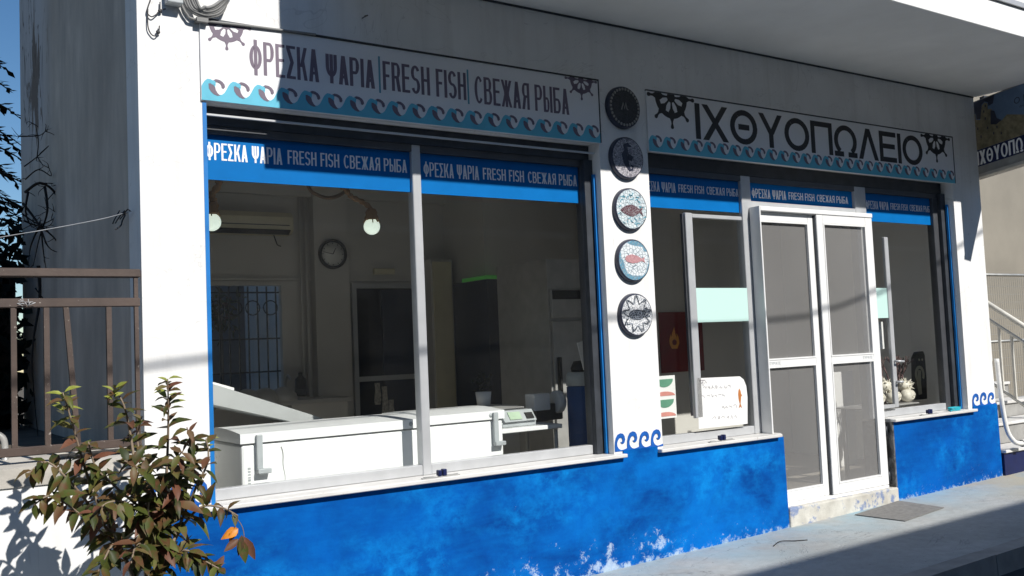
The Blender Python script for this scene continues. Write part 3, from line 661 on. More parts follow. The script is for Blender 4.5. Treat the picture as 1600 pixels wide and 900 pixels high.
def fish_outline(cx, cz, L, H):
    top = [(-.5, 0), (-.4, .38), (-.22, .8), (0, 1), (.2, .72), (.34, .25), (.5, .85)]; bot = [(.42, 0), (.5, -.85), (.34, -.25), (.2, -.65), (0, -.95), (-.22, -.72), (-.4, -.35)]
    return [(cx + u * L, cz + v * H / 2) for u, v in top + bot]
for k, (cx, cz) in enumerate(PQ):
    o = thing('mosaic_plaque', LAB[k], 'plaque', (cx, 0, cz), 'round mosaic plaques on the white pillar')
    mb = MB(); mb.lathe([(0, -.034), (.136, -.034), (.142, -.0325), (.146, -.028), (.149, -.012), (.1495, -.0008), (0, -.0008)], (cx, 0, cz), 'y', 56)
    for fc in mb.b.faces: fc.smooth = False
    mb.b.faces.ensure_lookup_table()
    for fc in mb.b.faces: fc.material_index = 0 if fc.calc_center_median().y < -.0335 else 1
    mb.build('disc', [PM[k], 'signdark'], o)
    Y = -.037; mb = MB()
    if k == 0:
        for q in range(30):
            a = 2 * PI * q / 30; mb.ball((cx + .126 * math.cos(a), -.036, cz + .126 * math.sin(a)), .010, 8, (1, .5, 1))
        mb.stroke([(cx - .03, cz - .02), (cx - .012, cz + .03), (cx - .002, cz - .012), (cx + .012, cz + .03), (cx + .018, cz - .01), (cx + .03, cz - .018)], .008, Y); mb.build('relief', 'kerb', o)
    elif k == 1:
        P = [(.01, .10), (-.025, .08), (-.012, .055), (-.03, .02), (-.02, -.03), (-.006, -.06), (.012, -.085), (.035, -.08), (.04, -.058), (.022, -.052)]
        mb.stroke([(cx + u, cz + v) for u, v in P], [.018, .035, .032, .05, .045, .032, .02, .016, .013, .01], Y); mb.fprism([(cx - .03, cz + .095), (cx - .02, cz + .075), (cx + .03, cz + .075), (cx + .034, cz + .083), (cx, cz + .098)], Y - .0005)
        mb.fprism([(cx + .0, cz + .03), (cx + .045, cz + .01), (cx + .035, cz - .02), (cx + .0, cz - .015)], Y - .0007)
        mb.build('relief', 'signdark', o)
    elif k == 2:
        mb.fprism(fish_outline(cx, cz - .012, .21, .088), Y); mb.build('relief', mfish[0], o)
        mb = MB()
        for q in range(26):
            a = R.uniform(0, 2 * PI); rr = R.uniform(.075, .125); u, v = cx + rr * math.cos(a), cz + rr * math.sin(a); mb.stroke([(u, v), (u + R.uniform(-.02, .02), v + R.uniform(-.012, .012)), (u + R.uniform(-.03, .03), v + R.uniform(-.02, .02))], .006, Y + .001)
        mb.build('seaweed_inlay', 'teal', o)
    elif k == 3:
        mb.fprism([(cx + u, cz + v + .008) for u, v in ((-.085, 0), (-.07, .022), (-.02, .033), (.03, .022), (.065, .006), (.095, .014), (.09, -.005), (.098, -.022), (.065, -.012), (.03, -.024), (-.02, -.03), (-.07, -.018))], Y); mb.build('relief', mfish[1], o)
    else:
        mb.fprism([(cx + .075 * math.cos(2 * PI * q / 24), cz + .036 * math.sin(2 * PI * q / 24)) for q in range(24)], Y)
        for sx, sz, ex, ez in ((.06, .01, .115, .03), (.06, -.008, .115, -.012), (.055, .02, .09, .045)): mb.stroke([(cx + sx, cz + sz), (cx + ex, cz + ez)], [.022, .012], Y - .0006)
        mb.build('relief', mfish[2], o); mb = MB()
        for q in range(9):
            a = 2 * PI * q / 9; P = []
            for s_ in range(9):
                b = a + s_ / 8 * .72; rr = .098 + .022 * math.sin(s_ / 8 * 2 * PI); P.append((cx + rr * math.cos(b), cz + rr * math.sin(b)))
            mb.stroke(P, .0085, Y + .0005); c_ = (cx + .118 * math.cos(a + .2), cz + .118 * math.sin(a + .2))
            mb.stroke([(c_[0] + .013 * math.cos(b), c_[1] + .013 * math.sin(b)) for b in (0, .8, 1.6, 2.4, 3.2, 4.0)], .006, Y)
        mb.build('vine_inlay', mfish[2], o)
    if k in (2, 3, 4): pass

# ================================================================== PROJECTING SIGN
A0, A1 = Vector((8.965, .10, 0)), Vector((8.76, -1.10, 0)); du = (A1 - A0).normalized(); nrm = Vector((du.y, -du.x, 0))
if nrm.x > 0: nrm = -nrm
def on_sign(px, py):
    q = ray(px, py); t = (A0 - CAM).dot(nrm) / q.dot(nrm); p = CAM + q * t; return (p - A0).dot(du), p.z
ps = thing('projecting_sign', 'hanging sign at the corner with castle picture and navy name strip', 'shop sign', (8.95, -.4, 3.2))
tilt = .085; LW = 1.2
def sp(u, v, off=0.0): return A0 + du * u + nrm * off + Vector((0, 0, v + tilt * u))
v0 = on_sign(1528, 274)[1]; v1 = on_sign(1516, 160)[1] - .01
vb = on_sign(1527, 262)[1]; vm = on_sign(1527, 236)[1]
def sbox(mb, u0, u1, va, vbb, o0, o1): mb.hexa([sp(u0, va, o0), sp(u1, va, o0), sp(u1, va, o1), sp(u0, va, o1), sp(u0, vbb, o0), sp(u1, vbb, o0), sp(u1, vbb, o1), sp(u0, vbb, o1)])
mb = MB(); sbox(mb, 0, LW, v0, v1, -.09, 0); mb.build('sign_box', 'kerb', ps)
mb = MB(); sbox(mb, .012, LW - .012, vm, v1 - .012, .0005, .003); mb.build('picture', 'signsky', ps)
mb = MB(); sbox(mb, .012, LW - .012, vb, vm - .001, .0005, .004); mb.build('name_strip', 'navy', ps)
mb = MB(); text_into(mb, 'ΙΧΘΥΟΠΩΛΕΙΟ', lambda u, v: sp(u, v, .0055), .15, (.064, .064 + (on_sign(1600, 240)[0] - .064) / .66, vb + .012, vm - .014)); mb.build('lettering', 'vwhite', ps)
h = v1 - vm
mb = MB(); pt = lambda P, o: [sp(u, vm + h * v, o) for u, v in P]
mb.prism(pt([(.013, .0), (.013, .62), (.05, .68), (.05, .74), (.08, .74), (.08, .62), (.13, .58), (.15, .78), (.16, .86), (.19, .9), (.22, .86), (.22, .74), (.26, .72), (.27, .45), (.36, .42), (.42, .5), (.62, .36), (.8, .2), (1.18, .1), (1.18, 0)], .0032), nrm * .0015)
mb.build('castle_picture', 'signhill', ps)
mb = MB()
mb.prism(pt([(.013, .63), (.013, .98), (.30, .98), (.28, .82), (.23, .80), (.225, .88), (.19, .92), (.155, .88), (.14, .60), (.09, .62), (.085, .75), (.045, .75), (.045, .69)], .003), nrm * .001)
mb.prism(pt([(.24, .42), (.25, .7), (.29, .66), (.31, .5), (.36, .43), (.30, .38)], .0052), nrm * .001)
for u, v in ((.05, .5), (.09, .4), (.17, .7), (.18, .55), (.2, .35), (.12, .22), (.06, .2), (.26, .2), (.3, .3), (.34, .15), (.055, .66), (.19, .8)): mb.prism(pt([(u, v), (u + .012, v), (u + .012, v + .05), (u, v + .05)], .0052), nrm * .001)
mb.build('picture_shadow_print', 'signdark', ps)
mb = MB(); text_into(mb, 'Ο Π', lambda u, v: sp(u, v, .005), .13, (on_sign(1585, 157)[0], on_sign(1585, 157)[0] + (on_sign(1594, 157)[0] - on_sign(1585, 157)[0]) * 2.6, on_sign(1589, 162)[1] - tilt * on_sign(1589, 162)[0], on_sign(1589, 152)[1] - tilt * on_sign(1589, 152)[0])); text_into(mb, 'ΦΡΕΣΚΑ', lambda u, v: sp(u, v, .005), .13, (on_sign(1593, 166)[0], on_sign(1593, 166)[0] + .2, on_sign(1596, 168)[1] - tilt * on_sign(1596, 168)[0], on_sign(1596, 164)[1] - tilt * on_sign(1596, 168)[0])); mb.build('lettering', 'black', ps)
mb = MB()
for u in (.12, .85): sbox(mb, u, u + .05, v1, 3.72 - tilt * u - .001, -.07, -.02)
mb.build('bracket', 'dframe', ps)
mb = MB(); sbox(mb, -.003, LW, v0 - .03, v0 - .001, -.10, .01); mb.build('bottom_rail', 'ledge', ps)

# ================================================================== CABLES ON THE FACADE
cb = thing('cable_bundle', 'coil of grey cables and conduit fixed above the left sign board', 'cables', (1.6, -.03, 3.3))
mb = MB(); p = at(275, 0, -.04); mb.box(p.x - .05, p.x + .03, -.07, -.0006, p.z - .025, p.z + .16, .006); mb.build('junction_box', 'grey', cb)
for k in range(6):
    mb = MB(); j = k * .006
    P = [at(286 + k * 3, -6 - k * 2, -.03 - j), at(292 + k * 4, 10 + (k % 3), -.035 - j), at(305 + k * 3, 22 - k * 2.2, -.04 - j), at(325, 27 - k * 3, -.045 - j), at(345 - k * 1.5, 22 - k * 3, -.04 - j), at(354 + k, 4 - k * 3, -.035 - j), at(356 + k * 2, -20, -.03 - j)]
    mb.tube(catmull(P, 5), .0085 if k % 2 else .007, 8); mb.build('cable', 'cable', cb)
mb = MB(); mb.tube(catmull([at(283, 6, -.03), at(292, 22, -.03), at(308, 31, -.028), at(400, 42, -.024), at(493, 54, -.022)], 5), .0075, 8); q = at(309, 31, -.03); mb.box(q.x - .01, q.x + .05, -.05, -.001, q.z - .012, q.z + .01); mb.build('conduit', 'cable', cb)
mb = MB(); mb.tube([(2.05, -.02, 3.304), (3.0, -.019, 3.3015), (4.19, -.018, 3.300)], .005, 6); mb.build('cable', 'dcable', cb)
lw = MB()
for P in ([(237, -6), (230, 16), (232, 23), (238, 26), (246, 21), (250, 16), (259, 14)], [(231, 14), (231, 40), (236, 53), (243, 56), (248, 50), (249, 40)], [(250, 3), (250, 18)]):
    lw.tube(catmull([at(a, b, -.012 - .004 * (i % 2)) for i, (a, b) in enumerate(P)], 5), .0032, 6)
for a, b in ((250, 17), (247, 50)): lw.ball(at(a, b, -.014), .011, 8, (1, .7, 1))
tag(lw.build('loose_wire', 'dcable'), 'thin loose wires hanging from the white wall beside the cable coil', 'wire')

# ================================================================== LEFT SIDE: low wall, fence, garden
lwall = thing('low_wall', 'low white garden wall with worn coping left of the shop', 'wall', (-2, 0, 0))
mb = MB(); mb.box(-9, 1.17, -.118, .099, -.4, .968); mb.build('wall_face', 'stucco', lwall)
mb = MB()
pts = [(-9, -.14), (-3, -.142)] + [(-3 + k * .3, -.142 + R.uniform(-.006, .006)) for k in range(1, 14)] + [(1.172, -.14)]
for (xa_, ya), (xb_, yb) in zip(pts, pts[1:]):
    mb.hexa([(xa_, ya + .01, .969), (xb_, yb + .01, .969), (xb_, .3, .969), (xa_, .3, .969), (xa_, ya, 1.055), (xb_, yb, 1.055), (xb_, .3, 1.07), (xa_, .3, 1.07)])
bmesh.ops.remove_doubles(mb.b, verts=mb.b.verts, dist=1e-4); mb.build('coping', 'ledge', lwall)
fc_ = thing('metal_fence', 'brown metal railing with one bent bar on the low garden wall', 'fence', (-.5, 0, 1.07))
mb = MB(); mb.box(-3.5, 1.168, -.035, .035, 1.928, 1.968, .004, 1); mb.build('top_rail', 'fence', fc_)
mb = MB(); mb.box(-3.5, 1.164, -.03, .0, 1.783, 1.826, .004, 1); mb.build('rail', 'fence', fc_)
mb = MB(); mb.box(-3.5, 1.16, -.03, .0, 1.098, 1.138, .004, 1); mb.build('rail', 'fence', fc_)
bars = [(.602, 0), (.741, 0), (.842, .045), (1.018, 0), (.46, 0), (.32, 0), (.18, 0), (.04, 0), (-.1, 0), (-.24, 0), (-.38, 0)]
for x_, tl in bars:
    mb = MB(); xt, xb_ = x_ - tl * .35, x_ + tl * .65; wd = .012
    mb.hexa([(xb_ - wd, -.027, 1.1385), (xb_ + wd, -.027, 1.1385), (xb_ + wd, -.003, 1.1385), (xb_ - wd, -.003, 1.1385), (xt - wd, -.027, 1.7825), (xt + wd, -.027, 1.7825), (xt + wd, -.003, 1.7825), (xt - wd, -.003, 1.7825)]); mb.build('baluster', 'fence', fc_)
mb = MB(); mb.box(1.137, 1.156, -.028, -.004, 1.1385, 1.7825); mb.box(1.137, 1.156, -.026, -.006, 1.8265, 1.9275); mb.build('post', 'fence', fc_)
# dry straw knot on the rail
mb = MB()
for k in range(12):
    p = at(40 + R.uniform(-6, 6), 475 + R.uniform(-4, 4), -.04); a = R.uniform(0, PI); mb.tube([p, p + Vector((math.cos(a) * .03, R.uniform(-.015, .004), math.sin(a) * .022))], .0018, 4)
tag(mb.build('straw_knot', 'string'), 'small knot of dry straw tied round the middle fence rail', 'straw')
# clothes line
mb = MB(); P = [atx(205, 330, 1.172), at(165, 341, .3), at(110, 352, .45), at(60, 361, .6), at(0, 371, .8), at(-60, 383, .9)]
mb.tube(catmull(P, 6), .0028, 5)
mb.mi = 1
for k in range(5):
    p = atx(203 - k * 4, 329 + (k % 2) * 3, 1.165); mb.tube([p, p + Vector((-.02, .02 * (k - 2), -.012 * k)), p + Vector((-.03, .03, -.02 - .012 * k))], .0035, 5)
p = at(196, 340, .25); mb.tube(catmull([at(196, 335, .25), at(191, 345, .25), at(189, 352, .25), at(180, 359, .25)], 4), .004, 5)
tag(mb.build('clothes_line', ['string', 'dcable']), 'thin pale line tied to a hook on the side wall above the fence', 'line')
# conifer
cf = thing('conifer_tree', 'tall dark conifer with drooping branches behind the fence', 'tree', (.55, 5.7, 1.02))
T0 = Vector((.55, 5.7, 1.02)); HT = 6.0
mb = MB(); mb.tube([T0 + Vector((.03 * math.sin(k), .02 * math.cos(k), k * HT / 10)) for k in range(11)], [lerp(.13, .012, k / 10) for k in range(11)], 8); mb.build('trunk', 'bark', cf)
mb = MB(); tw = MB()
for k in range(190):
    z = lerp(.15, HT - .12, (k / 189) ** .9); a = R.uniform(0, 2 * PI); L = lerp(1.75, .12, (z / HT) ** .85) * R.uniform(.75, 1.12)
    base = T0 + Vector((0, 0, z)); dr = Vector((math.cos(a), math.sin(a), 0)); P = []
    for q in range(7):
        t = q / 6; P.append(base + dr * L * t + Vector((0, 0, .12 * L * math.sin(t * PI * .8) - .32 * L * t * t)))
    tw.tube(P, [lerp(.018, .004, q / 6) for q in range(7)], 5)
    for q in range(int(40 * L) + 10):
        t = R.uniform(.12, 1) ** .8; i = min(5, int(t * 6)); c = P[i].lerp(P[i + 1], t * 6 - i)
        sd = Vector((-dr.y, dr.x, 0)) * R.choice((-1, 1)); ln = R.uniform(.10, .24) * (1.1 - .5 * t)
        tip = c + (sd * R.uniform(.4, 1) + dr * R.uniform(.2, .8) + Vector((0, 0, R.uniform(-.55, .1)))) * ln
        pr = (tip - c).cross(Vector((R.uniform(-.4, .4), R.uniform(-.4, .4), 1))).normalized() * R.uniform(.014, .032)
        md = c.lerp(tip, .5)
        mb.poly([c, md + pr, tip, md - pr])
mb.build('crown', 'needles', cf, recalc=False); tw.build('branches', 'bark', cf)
# bare vine against the side wall
bv = thing('bare_vine', 'leafless twisting vine hanging against the grey side wall', 'plant', (1.0, 2.6, 1.05))
mb = MB()
def twig(P, r0, r1, Ys):
    Q = catmull([at(a, b, y) for (a, b), y in zip(P, Ys)], 5); n = len(Q); mb.tube(Q, [lerp(r0, r1, k / (n - 1)) for k in range(n)], 6)
Yv = 2.5
V_ = [([(40, 300), (62, 286), (85, 300), (100, 335), (104, 370), (96, 415)], .014), ([(36, 318), (60, 350), (75, 385), (92, 395)], .012), ([(70, 292), (74, 330), (62, 370), (52, 415)], .012), ([(38, 345), (62, 352), (95, 335)], .008),
      ([(40, 280), (60, 265), (80, 275), (76, 262)], .007), ([(38, 260), (58, 245), (76, 228), (62, 240)], .006), ([(58, 245), (60, 218), (55, 195)], .005), ([(60, 350), (85, 372), (96, 392)], .009), ([(62, 352), (48, 385), (44, 420)], .009), ([(64, 355), (68, 395), (72, 420)], .008),
      ([(85, 300), (72, 318), (84, 330)], .005), ([(100, 335), (90, 350), (78, 352)], .006), ([(36, 335), (50, 345), (64, 352), (82, 358)], .008), ([(44, 300), (40, 330), (48, 352), (60, 358)], .01), ([(62, 286), (90, 288), (98, 300)], .005), ([(30, 213), (60, 212), (71, 205)], .006), ([(60, 415), (62, 470), (50, 560), (60, 690)], .016), ([(55, 450), (75, 480), (72, 500)], .006)]
for P, r0 in V_: twig(P, r0 * .85, .002, [Yv + R.uniform(-.12, .12) for _ in P])
for k in range(80):
    P, r0 = R.choice(V_[:16]); a, b = R.choice(P); y = Yv + R.uniform(-.1, .1); a1, b1 = a + R.uniform(-18, 18), b + R.uniform(-16, 16); twig([(a, b), ((a + a1) / 2 + R.uniform(-4, 4), (b + b1) / 2 + R.uniform(-4, 4)), (a1, b1)], .0034, .001, [y] * 3)
mb.build('twigs', 'twig', bv)
# hedge behind the fence, its shade put into the dark leaf colour
hg = thing('hedge', 'dense hedge behind the fence bars, coloured dark for shade', 'hedge', (-.4, 4.4, 1.02))
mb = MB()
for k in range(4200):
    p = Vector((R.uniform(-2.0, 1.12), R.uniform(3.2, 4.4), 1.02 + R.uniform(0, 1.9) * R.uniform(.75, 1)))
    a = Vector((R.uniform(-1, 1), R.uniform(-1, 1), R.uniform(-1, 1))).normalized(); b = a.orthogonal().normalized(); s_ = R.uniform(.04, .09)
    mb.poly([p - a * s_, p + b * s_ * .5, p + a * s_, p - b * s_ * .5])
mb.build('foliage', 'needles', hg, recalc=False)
mb = MB(); mb.box(-2.6, 1.1, 3.95, 4.15, 1.02, 2.35); mb.build('stems', 'bark', hg)
mb = MB(); mb.tube(catmull([at(-15, 675, .25), at(4, 684, .25), at(8, 705, .25), at(8, 728, .22)], 5), .016, 10); mb.tube([at(4, 735, .15), at(24, 738, .15)], .016, 10)
tag(mb.build('bent_pipe', 'steel'), 'bent shiny metal pipe standing on the wall coping behind the fence', 'pipe')
# planks on the coping
mb = MB()
for k in range(3): mb.hexa([Vector((.78 + k * .05, .06 + k * .07, 1.0725 + .0001 * k)), Vector((1.14, .055 + k * .07, 1.0725)), Vector((1.14, .11 + k * .07, 1.0725)), Vector((.78 + k * .05, .115 + k * .07, 1.0725)), Vector((.78 + k * .05, .06 + k * .07, 1.088)), Vector((1.14, .055 + k * .07, 1.088)), Vector((1.14, .11 + k * .07, 1.088)), Vector((.78 + k * .05, .115 + k * .07, 1.088))])
tag(mb.build('wooden_planks', 'ledge'), 'short pale planks lying on the coping behind the shrub', 'planks')

# ================================================================== SHRUB
sh = thing('shrub', 'leafy shrub with green and reddish leaves in front of the shop corner', 'shrub', (1.12, -.62, gz(1.12)))
st, lf = MB(), MB()
def leaf_at(p, dr, up, L, curl=.18, W=None):
    dr = dr.normalized(); sd = dr.cross(up).normalized(); n = sd.cross(dr).normalized(); W = W or L * R.uniform(.34, .46)
    prof = ((0, .04), (.15, .55), (.38, 1), (.62, .86), (.84, .42), (1, 0)); rows = []
    fold = R.uniform(.15, .75); tw_ = R.uniform(-.5, .5)
    for t, q in prof:
        c = p + dr * L * t - n * curl * L * t * t; e = (sd * math.cos(tw_ * t) + n * math.sin(tw_ * t)) * W * .5 * q
        rows.append([c + e + n * fold * W * .5 * q, c, c - e + n * fold * W * .5 * q])
    vv = [[lf.b.verts.new(x) for x in row] for row in rows]
    for a, b in zip(vv, vv[1:]):
        for i in (0, 1):
            fcx = lf.b.faces.new((a[i], a[i + 1], b[i + 1], b[i])); fcx.smooth = True
UPV = Vector((0, 0, 1)); TOC = Vector((-.15, -1, .3)).normalized()
def stem_px(P, Ys, r0=.007, r1=.003, nl=10, L=(.078, .128), t0=.08, droop=.55):
    nl = int(nl * 1.65)
    Q = catmull([at(a, b, y) for (a, b), y in zip(P, Ys)], 6); n = len(Q)
    st.tube(Q, [lerp(r0, r1, k / (n - 1)) for k in range(n)], 6)
    for k in range(nl):
        t = lerp(t0, 1, (k + R.uniform(-.3, .3)) / nl); t = min(max(t, 0), .999); i = int(t * (n - 1)); p = Q[i]; tg = (Q[min(i + 1, n - 1)] - Q[max(i - 1, 0)]).normalized()
        a = k * 2.4 + R.uniform(-.5, .5); o = tg.orthogonal().normalized(); o2 = tg.cross(o)
        out = (o * math.cos(a) + o2 * math.sin(a)); dr = out + tg * R.uniform(.2, .9) + Vector((0, 0, -droop * R.uniform(0, 1.6)))
        leaf_at(p, dr, (UPV * R.uniform(.5, 1.2) + TOC * R.uniform(.2, .9) + out * R.uniform(-.3, .3)).normalized(), R.uniform(*L) * lerp(1.05, .62, t ** 2), R.uniform(.05, .55))
Yp = -.62; B0 = (232, 960)
def ys(n, a=.0): return [Yp + a * k / max(1, n - 1) + R.uniform(-.03, .03) for k in range(n)]
stem_px([B0, (190, 860), (150, 780), (128, 716), (113, 662), (98, 613)], ys(6, -.1), .010, .0025, 26)
stem_px([B0, (225, 850), (215, 760), (204, 681), (193, 632), (178, 606)], ys(6, .05), .010, .0025, 26)
stem_px([B0, (248, 850), (258, 770), (262, 700), (263, 640), (262, 592)], ys(6, -.05), .010, .0022, 28)
stem_px([B0, (262, 870), (285, 810), (305, 765), (325, 720), (322, 685)], ys(6, -.1), .009, .003, 22)
stem_px([B0, (270, 850), (310, 795), (345, 793), (372, 806)], ys(5, -.15), .008, .003, 12, droop=.8)
stem_px([(190, 860), (140, 790), (105, 748), (72, 722), (42, 742)], ys(5, -.1), .007, .003, 20)
stem_px([(180, 850), (120, 800), (80, 775), (52, 790)], ys(4, -.2), .006, .003, 15)
stem_px([(215, 790), (180, 760), (150, 730), (138, 690)], ys(4, -.1), .006, .003, 18)
stem_px([(250, 800), (230, 740), (215, 690), (222, 650)], ys(4, .08), .006, .003, 20)
stem_px([(258, 790), (285, 740), (300, 700), (292, 668)], ys(4, -.12), .006, .003, 18)
stem_px([(230, 870), (185, 845), (160, 880), (150, 905)], ys(4, -.2), .006, .003, 12, (.08, .12))
stem_px([(245, 860), (215, 850), (205, 880)], ys(3, -.22), .006, .003, 12, (.08, .12))
stem_px([(262, 870), (290, 860), (312, 872), (345, 890)], ys(4, -.18), .006, .003, 18)
stem_px([(250, 830), (205, 790), (170, 785), (140, 810)], ys(4, -.25), .006, .003, 20)
stem_px([(255, 820), (240, 770), (225, 740), (195, 720)], ys(4, -.25), .006, .003, 18)
stem_px([(262, 820), (275, 770), (270, 730), (285, 705)], ys(4, -.28), .006, .003, 18)
stem_px([(240, 880), (250, 840), (232, 800), (240, 760)], ys(4, -.15), .006, .003, 20)
lfm = lf; lf = MB()
for (px, py), m_ in (((98, 613), 9), ((178, 606), 5), ((262, 592), 10), ((322, 685), 4), ((246, 812), 5)):
    for k in range(m_):
        a_ = k * 2.4; q = at(px + R.uniform(-2, 3), py + k * 5.0, Yp); leaf_at(q, Vector((math.cos(a_), math.sin(a_) * .6 - .3, R.uniform(.1, .7))), (UPV + TOC * .6).normalized(), R.uniform(.045, .075), R.uniform(0, .4))
lf.build('young_leaves', 'young', sh, recalc=False); lf = lfm
# tip with hanging leaves
q = at(362, 800, Yp - .15); q2 = at(372, 836, Yp - .15)
st.tube(catmull([q, at(366, 815, Yp - .15), q2], 5), .002, 5); st.tube(catmull([q, at(378, 822, Yp - .15), at(382, 842, Yp - .15)], 5), .002, 5)
for a, b, dx, dz, L in ((378, 836, -.25, -1, .09), (380, 838, .45, -1, .12), (372, 842, -.9, -.6, .08), (376, 842, .15, -1, .11), (350, 868, -.6, -.8, .085), (330, 880, .6, -.6, .08)): leaf_at(at(a, b, Yp - .15), Vector((dx, -.15, dz)), TOC, L, .1)
st.build('stem', 'stem', sh); fl = lf.build('foliage', 'leaf', sh, recalc=False)
lf = MB()
for a_, b_, dx, dz, L in ((372, 826, -1, -.35, .075), (366, 828, -.5, -.9, .05)): leaf_at(at(a_, b_, Yp - .155), Vector((dx, -.3, dz)), TOC, L, .5, L * .6)
lf.build('autumn_leaf', 'orange', sh, recalc=False)

# ================================================================== INTERIOR THINGS
def freezer(x0, x1, y0, y1, z0, zt, label, handle_x):
    o = thing('chest_freezer', label, 'freezer', ((x0 + x1) / 2, (y0 + y1) / 2, .195), 'white chest freezers behind the windows')
    mb = MB(); mb.box(x0, x1, y0, y1, z0, zt - .062, .015); mb.box(x0 + .03, x1 - .03, y0 + .04, y1 - .03, .195, z0); mb.build('body', 'enamel', o)
    mb = MB(); n = 8
    for k in range(n):
        a, b = k / n, (k + 1) / n; ya, yb = lerp(y0 - .012, y1, a), lerp(y0 - .012, y1, b); ha, hb = .02 * math.sin(a * PI), .02 * math.sin(b * PI)
        mb.hexa([(x0 - .008, ya, zt - .055), (x1 + .008, ya, zt - .055), (x1 + .008, yb, zt - .055), (x0 - .008, yb, zt - .055), (x0 - .008, ya, zt + ha), (x1 + .008, ya, zt + ha), (x1 + .008, yb, zt + hb), (x0 - .008, yb, zt + hb)])
    bmesh.ops.remove_doubles(mb.b, verts=mb.b.verts, dist=1e-4); mb.build('lid', 'enamel', o)
    mb = MB(); mb.box(handle_x - .018, handle_x + .018, y0 - .035, y0 - .013, zt - .20, zt - .01, .005); mb.box(handle_x - .018, handle_x + .06, y0 - .05, y0 - .0125, zt - .225, zt - .198, .004); mb.build('handle', 'grey', o)
    mb = MB(); mb.lathe([(0, -.004), (.012, -.004), (.014, 0)], (x1 - .10, y0 - .012, zt - .028), 'y', 16); mb.build('lock', 'grey', o)
    if x1 - x0 > 1:
        mb = MB(); P = [(x0 + .23 + .035 * t - .02 * t * t + .004 * math.sin(t * 9), zt - .09 - .20 * t) for t in [k / 10 for k in range(11)]]; mb.stroke(P, [.006 - .0004 * k for k in range(11)], y0 - .001, .0008); mb.build('drip_stain', 'matm', o)
        mb = MB()
        for k in range(7): mb.box(x0 + .035, x0 + .05, y0 - .0015, y0 - .0002, zt - .20 - .016 * k, zt - .20 - .016 * k + R.uniform(.006, .012))
        mb.build('rating_label', 'grey', o)
    return o
freezer(1.765, 2.925, .31, .95, .30, 1.085, 'long white chest freezer with a drip stain, directly behind the left window', 1.86)
freezer(2.945, 3.512, .31, .92, .30, 1.095, 'shorter white chest freezer beside the mullion and the scale', 3.44)
mb = MB(); mb.hexa([at(333, 632, 1.25), at(480, 664, 1.25), at(480, 664, 1.25) + Vector((0, .5, 0)), at(333, 632, 1.25) + Vector((0, .5, 0)), at(333, 600, 1.25), at(506, 654, 1.25), at(506, 654, 1.25) + Vector((0, .5, 0)), at(333, 600, 1.25) + Vector((0, .5, 0))])
o = thing('display_counter', 'grey sloping counter lid rising behind the long freezer', 'counter', (2.0, 1.6, .195))
mb.build('sloping_lid', 'enamel2', o)
mb = MB(); mb.box(1.46, 2.62, 1.27, 1.78, .195, .98, .01); mb.build('cabinet', 'enamel', o)
mb = MB(); p = at(335, 612, 1.35); mb.hexa([at(330, 628, 1.3), at(362, 636, 1.3), at(362, 636, 1.3) + Vector((0, .25, 0)), at(330, 628, 1.3) + Vector((0, .25, 0)), at(330, 596, 1.3), at(366, 606, 1.3), at(366, 606, 1.3) + Vector((0, .25, 0)), at(330, 596, 1.3) + Vector((0, .25, 0))])
tag(mb.build('foam_box', 'white'), 'small white foam box resting on the sloping counter', 'box')
# scale, tape dispenser, shelf
o = thing('side_table', 'narrow white table beside the shorter freezer', 'table', (3.92, .7, .195))
mb = MB(); mb.box(3.60, 4.16, .52, .95, .915, .945, .004, 1); mb.build('tabletop', 'enamel', o)
for x_, y_ in ((3.62, .55), (4.12, .55), (3.62, .91), (4.12, .91)): mb = MB(); mb.tube([(x_, y_, .195), (x_, y_, .9145)], .014, 8); mb.build('leg', 'steel', o)
o = thing('weighing_scale', 'grey electronic weighing scale with greenish display on the white table', 'scale', (3.85, .7, .946))
mb = MB(); mb.box(3.70, 3.99, .60, .86, .9465, .985, .01); mb.hexa([(3.71, .58, .985), (3.98, .58, .985), (3.98, .72, .985), (3.71, .72, .985), (3.71, .64, 1.06), (3.98, .64, 1.06), (3.98, .72, 1.06), (3.71, .72, 1.06)]); mb.build('body', 'grey', o)
mb = MB(); mb.hexa([(3.76, .584, 1.0), (3.86, .584, 1.0), (3.86, .6, 1.0), (3.76, .6, 1.0), (3.76, .622, 1.05), (3.86, .622, 1.05), (3.86, .64, 1.05), (3.76, .64, 1.05)]); mb.build('display', 'lcd', o)
mb = MB(); mb.hexa([(3.90, .584, 1.0), (3.965, .584, 1.0), (3.965, .6, 1.0), (3.90, .6, 1.0), (3.90, .617, 1.04), (3.965, .617, 1.04), (3.965, .64, 1.04), (3.90, .64, 1.04)]); mb.build('keypad', 'plastic', o)
mb = MB(); mb.box(3.69, 3.99, .74, .98, 1.061, 1.075, .004, 1); mb.box(3.8, 3.9, .8, .9, .985, 1.0605); mb.build('weighing_pan', 'steel', o)
o = thing('paper_dispenser', 'white paper roll holder on a black stand behind the scale', 'dispenser', (4.1, .8, .946))
a = at(832, 616, .8); b = at(858, 640, .8)
mb = MB(); mb.box(a.x, b.x, .78, .9, b.z, a.z, .006); mb.build('holder', 'white', o)
mb = MB(); mb.lathe([(0, 0), (.075, 0), (.085, .01), (.085, .05), (.075, .06), (0, .06)], at(866, 628, .85), 'x', 28); mb.build('roll', 'white', o)
mb = MB(); mb.box(a.x + .03, b.x - .01, .80, .88, .9465, b.z - .001); mb.box(b.x + .002, b.x + .16, .84, .9, .9465, 1.07, .01); mb.build('stand', 'plastic', o)
o = thing('water_cooler', 'tall blue canister with grey collar and black cap behind the glass', 'canister', (4.42, .62, .195))
c = (4.425, .62, 0)
mb = MB(); mb.lathe([(0, .2), (.105, .2), (.11, .22), (.11, 1.19), (.10, 1.2), (0, 1.2)], c, 'z', 28); mb.build('body', 'bcyl', o)
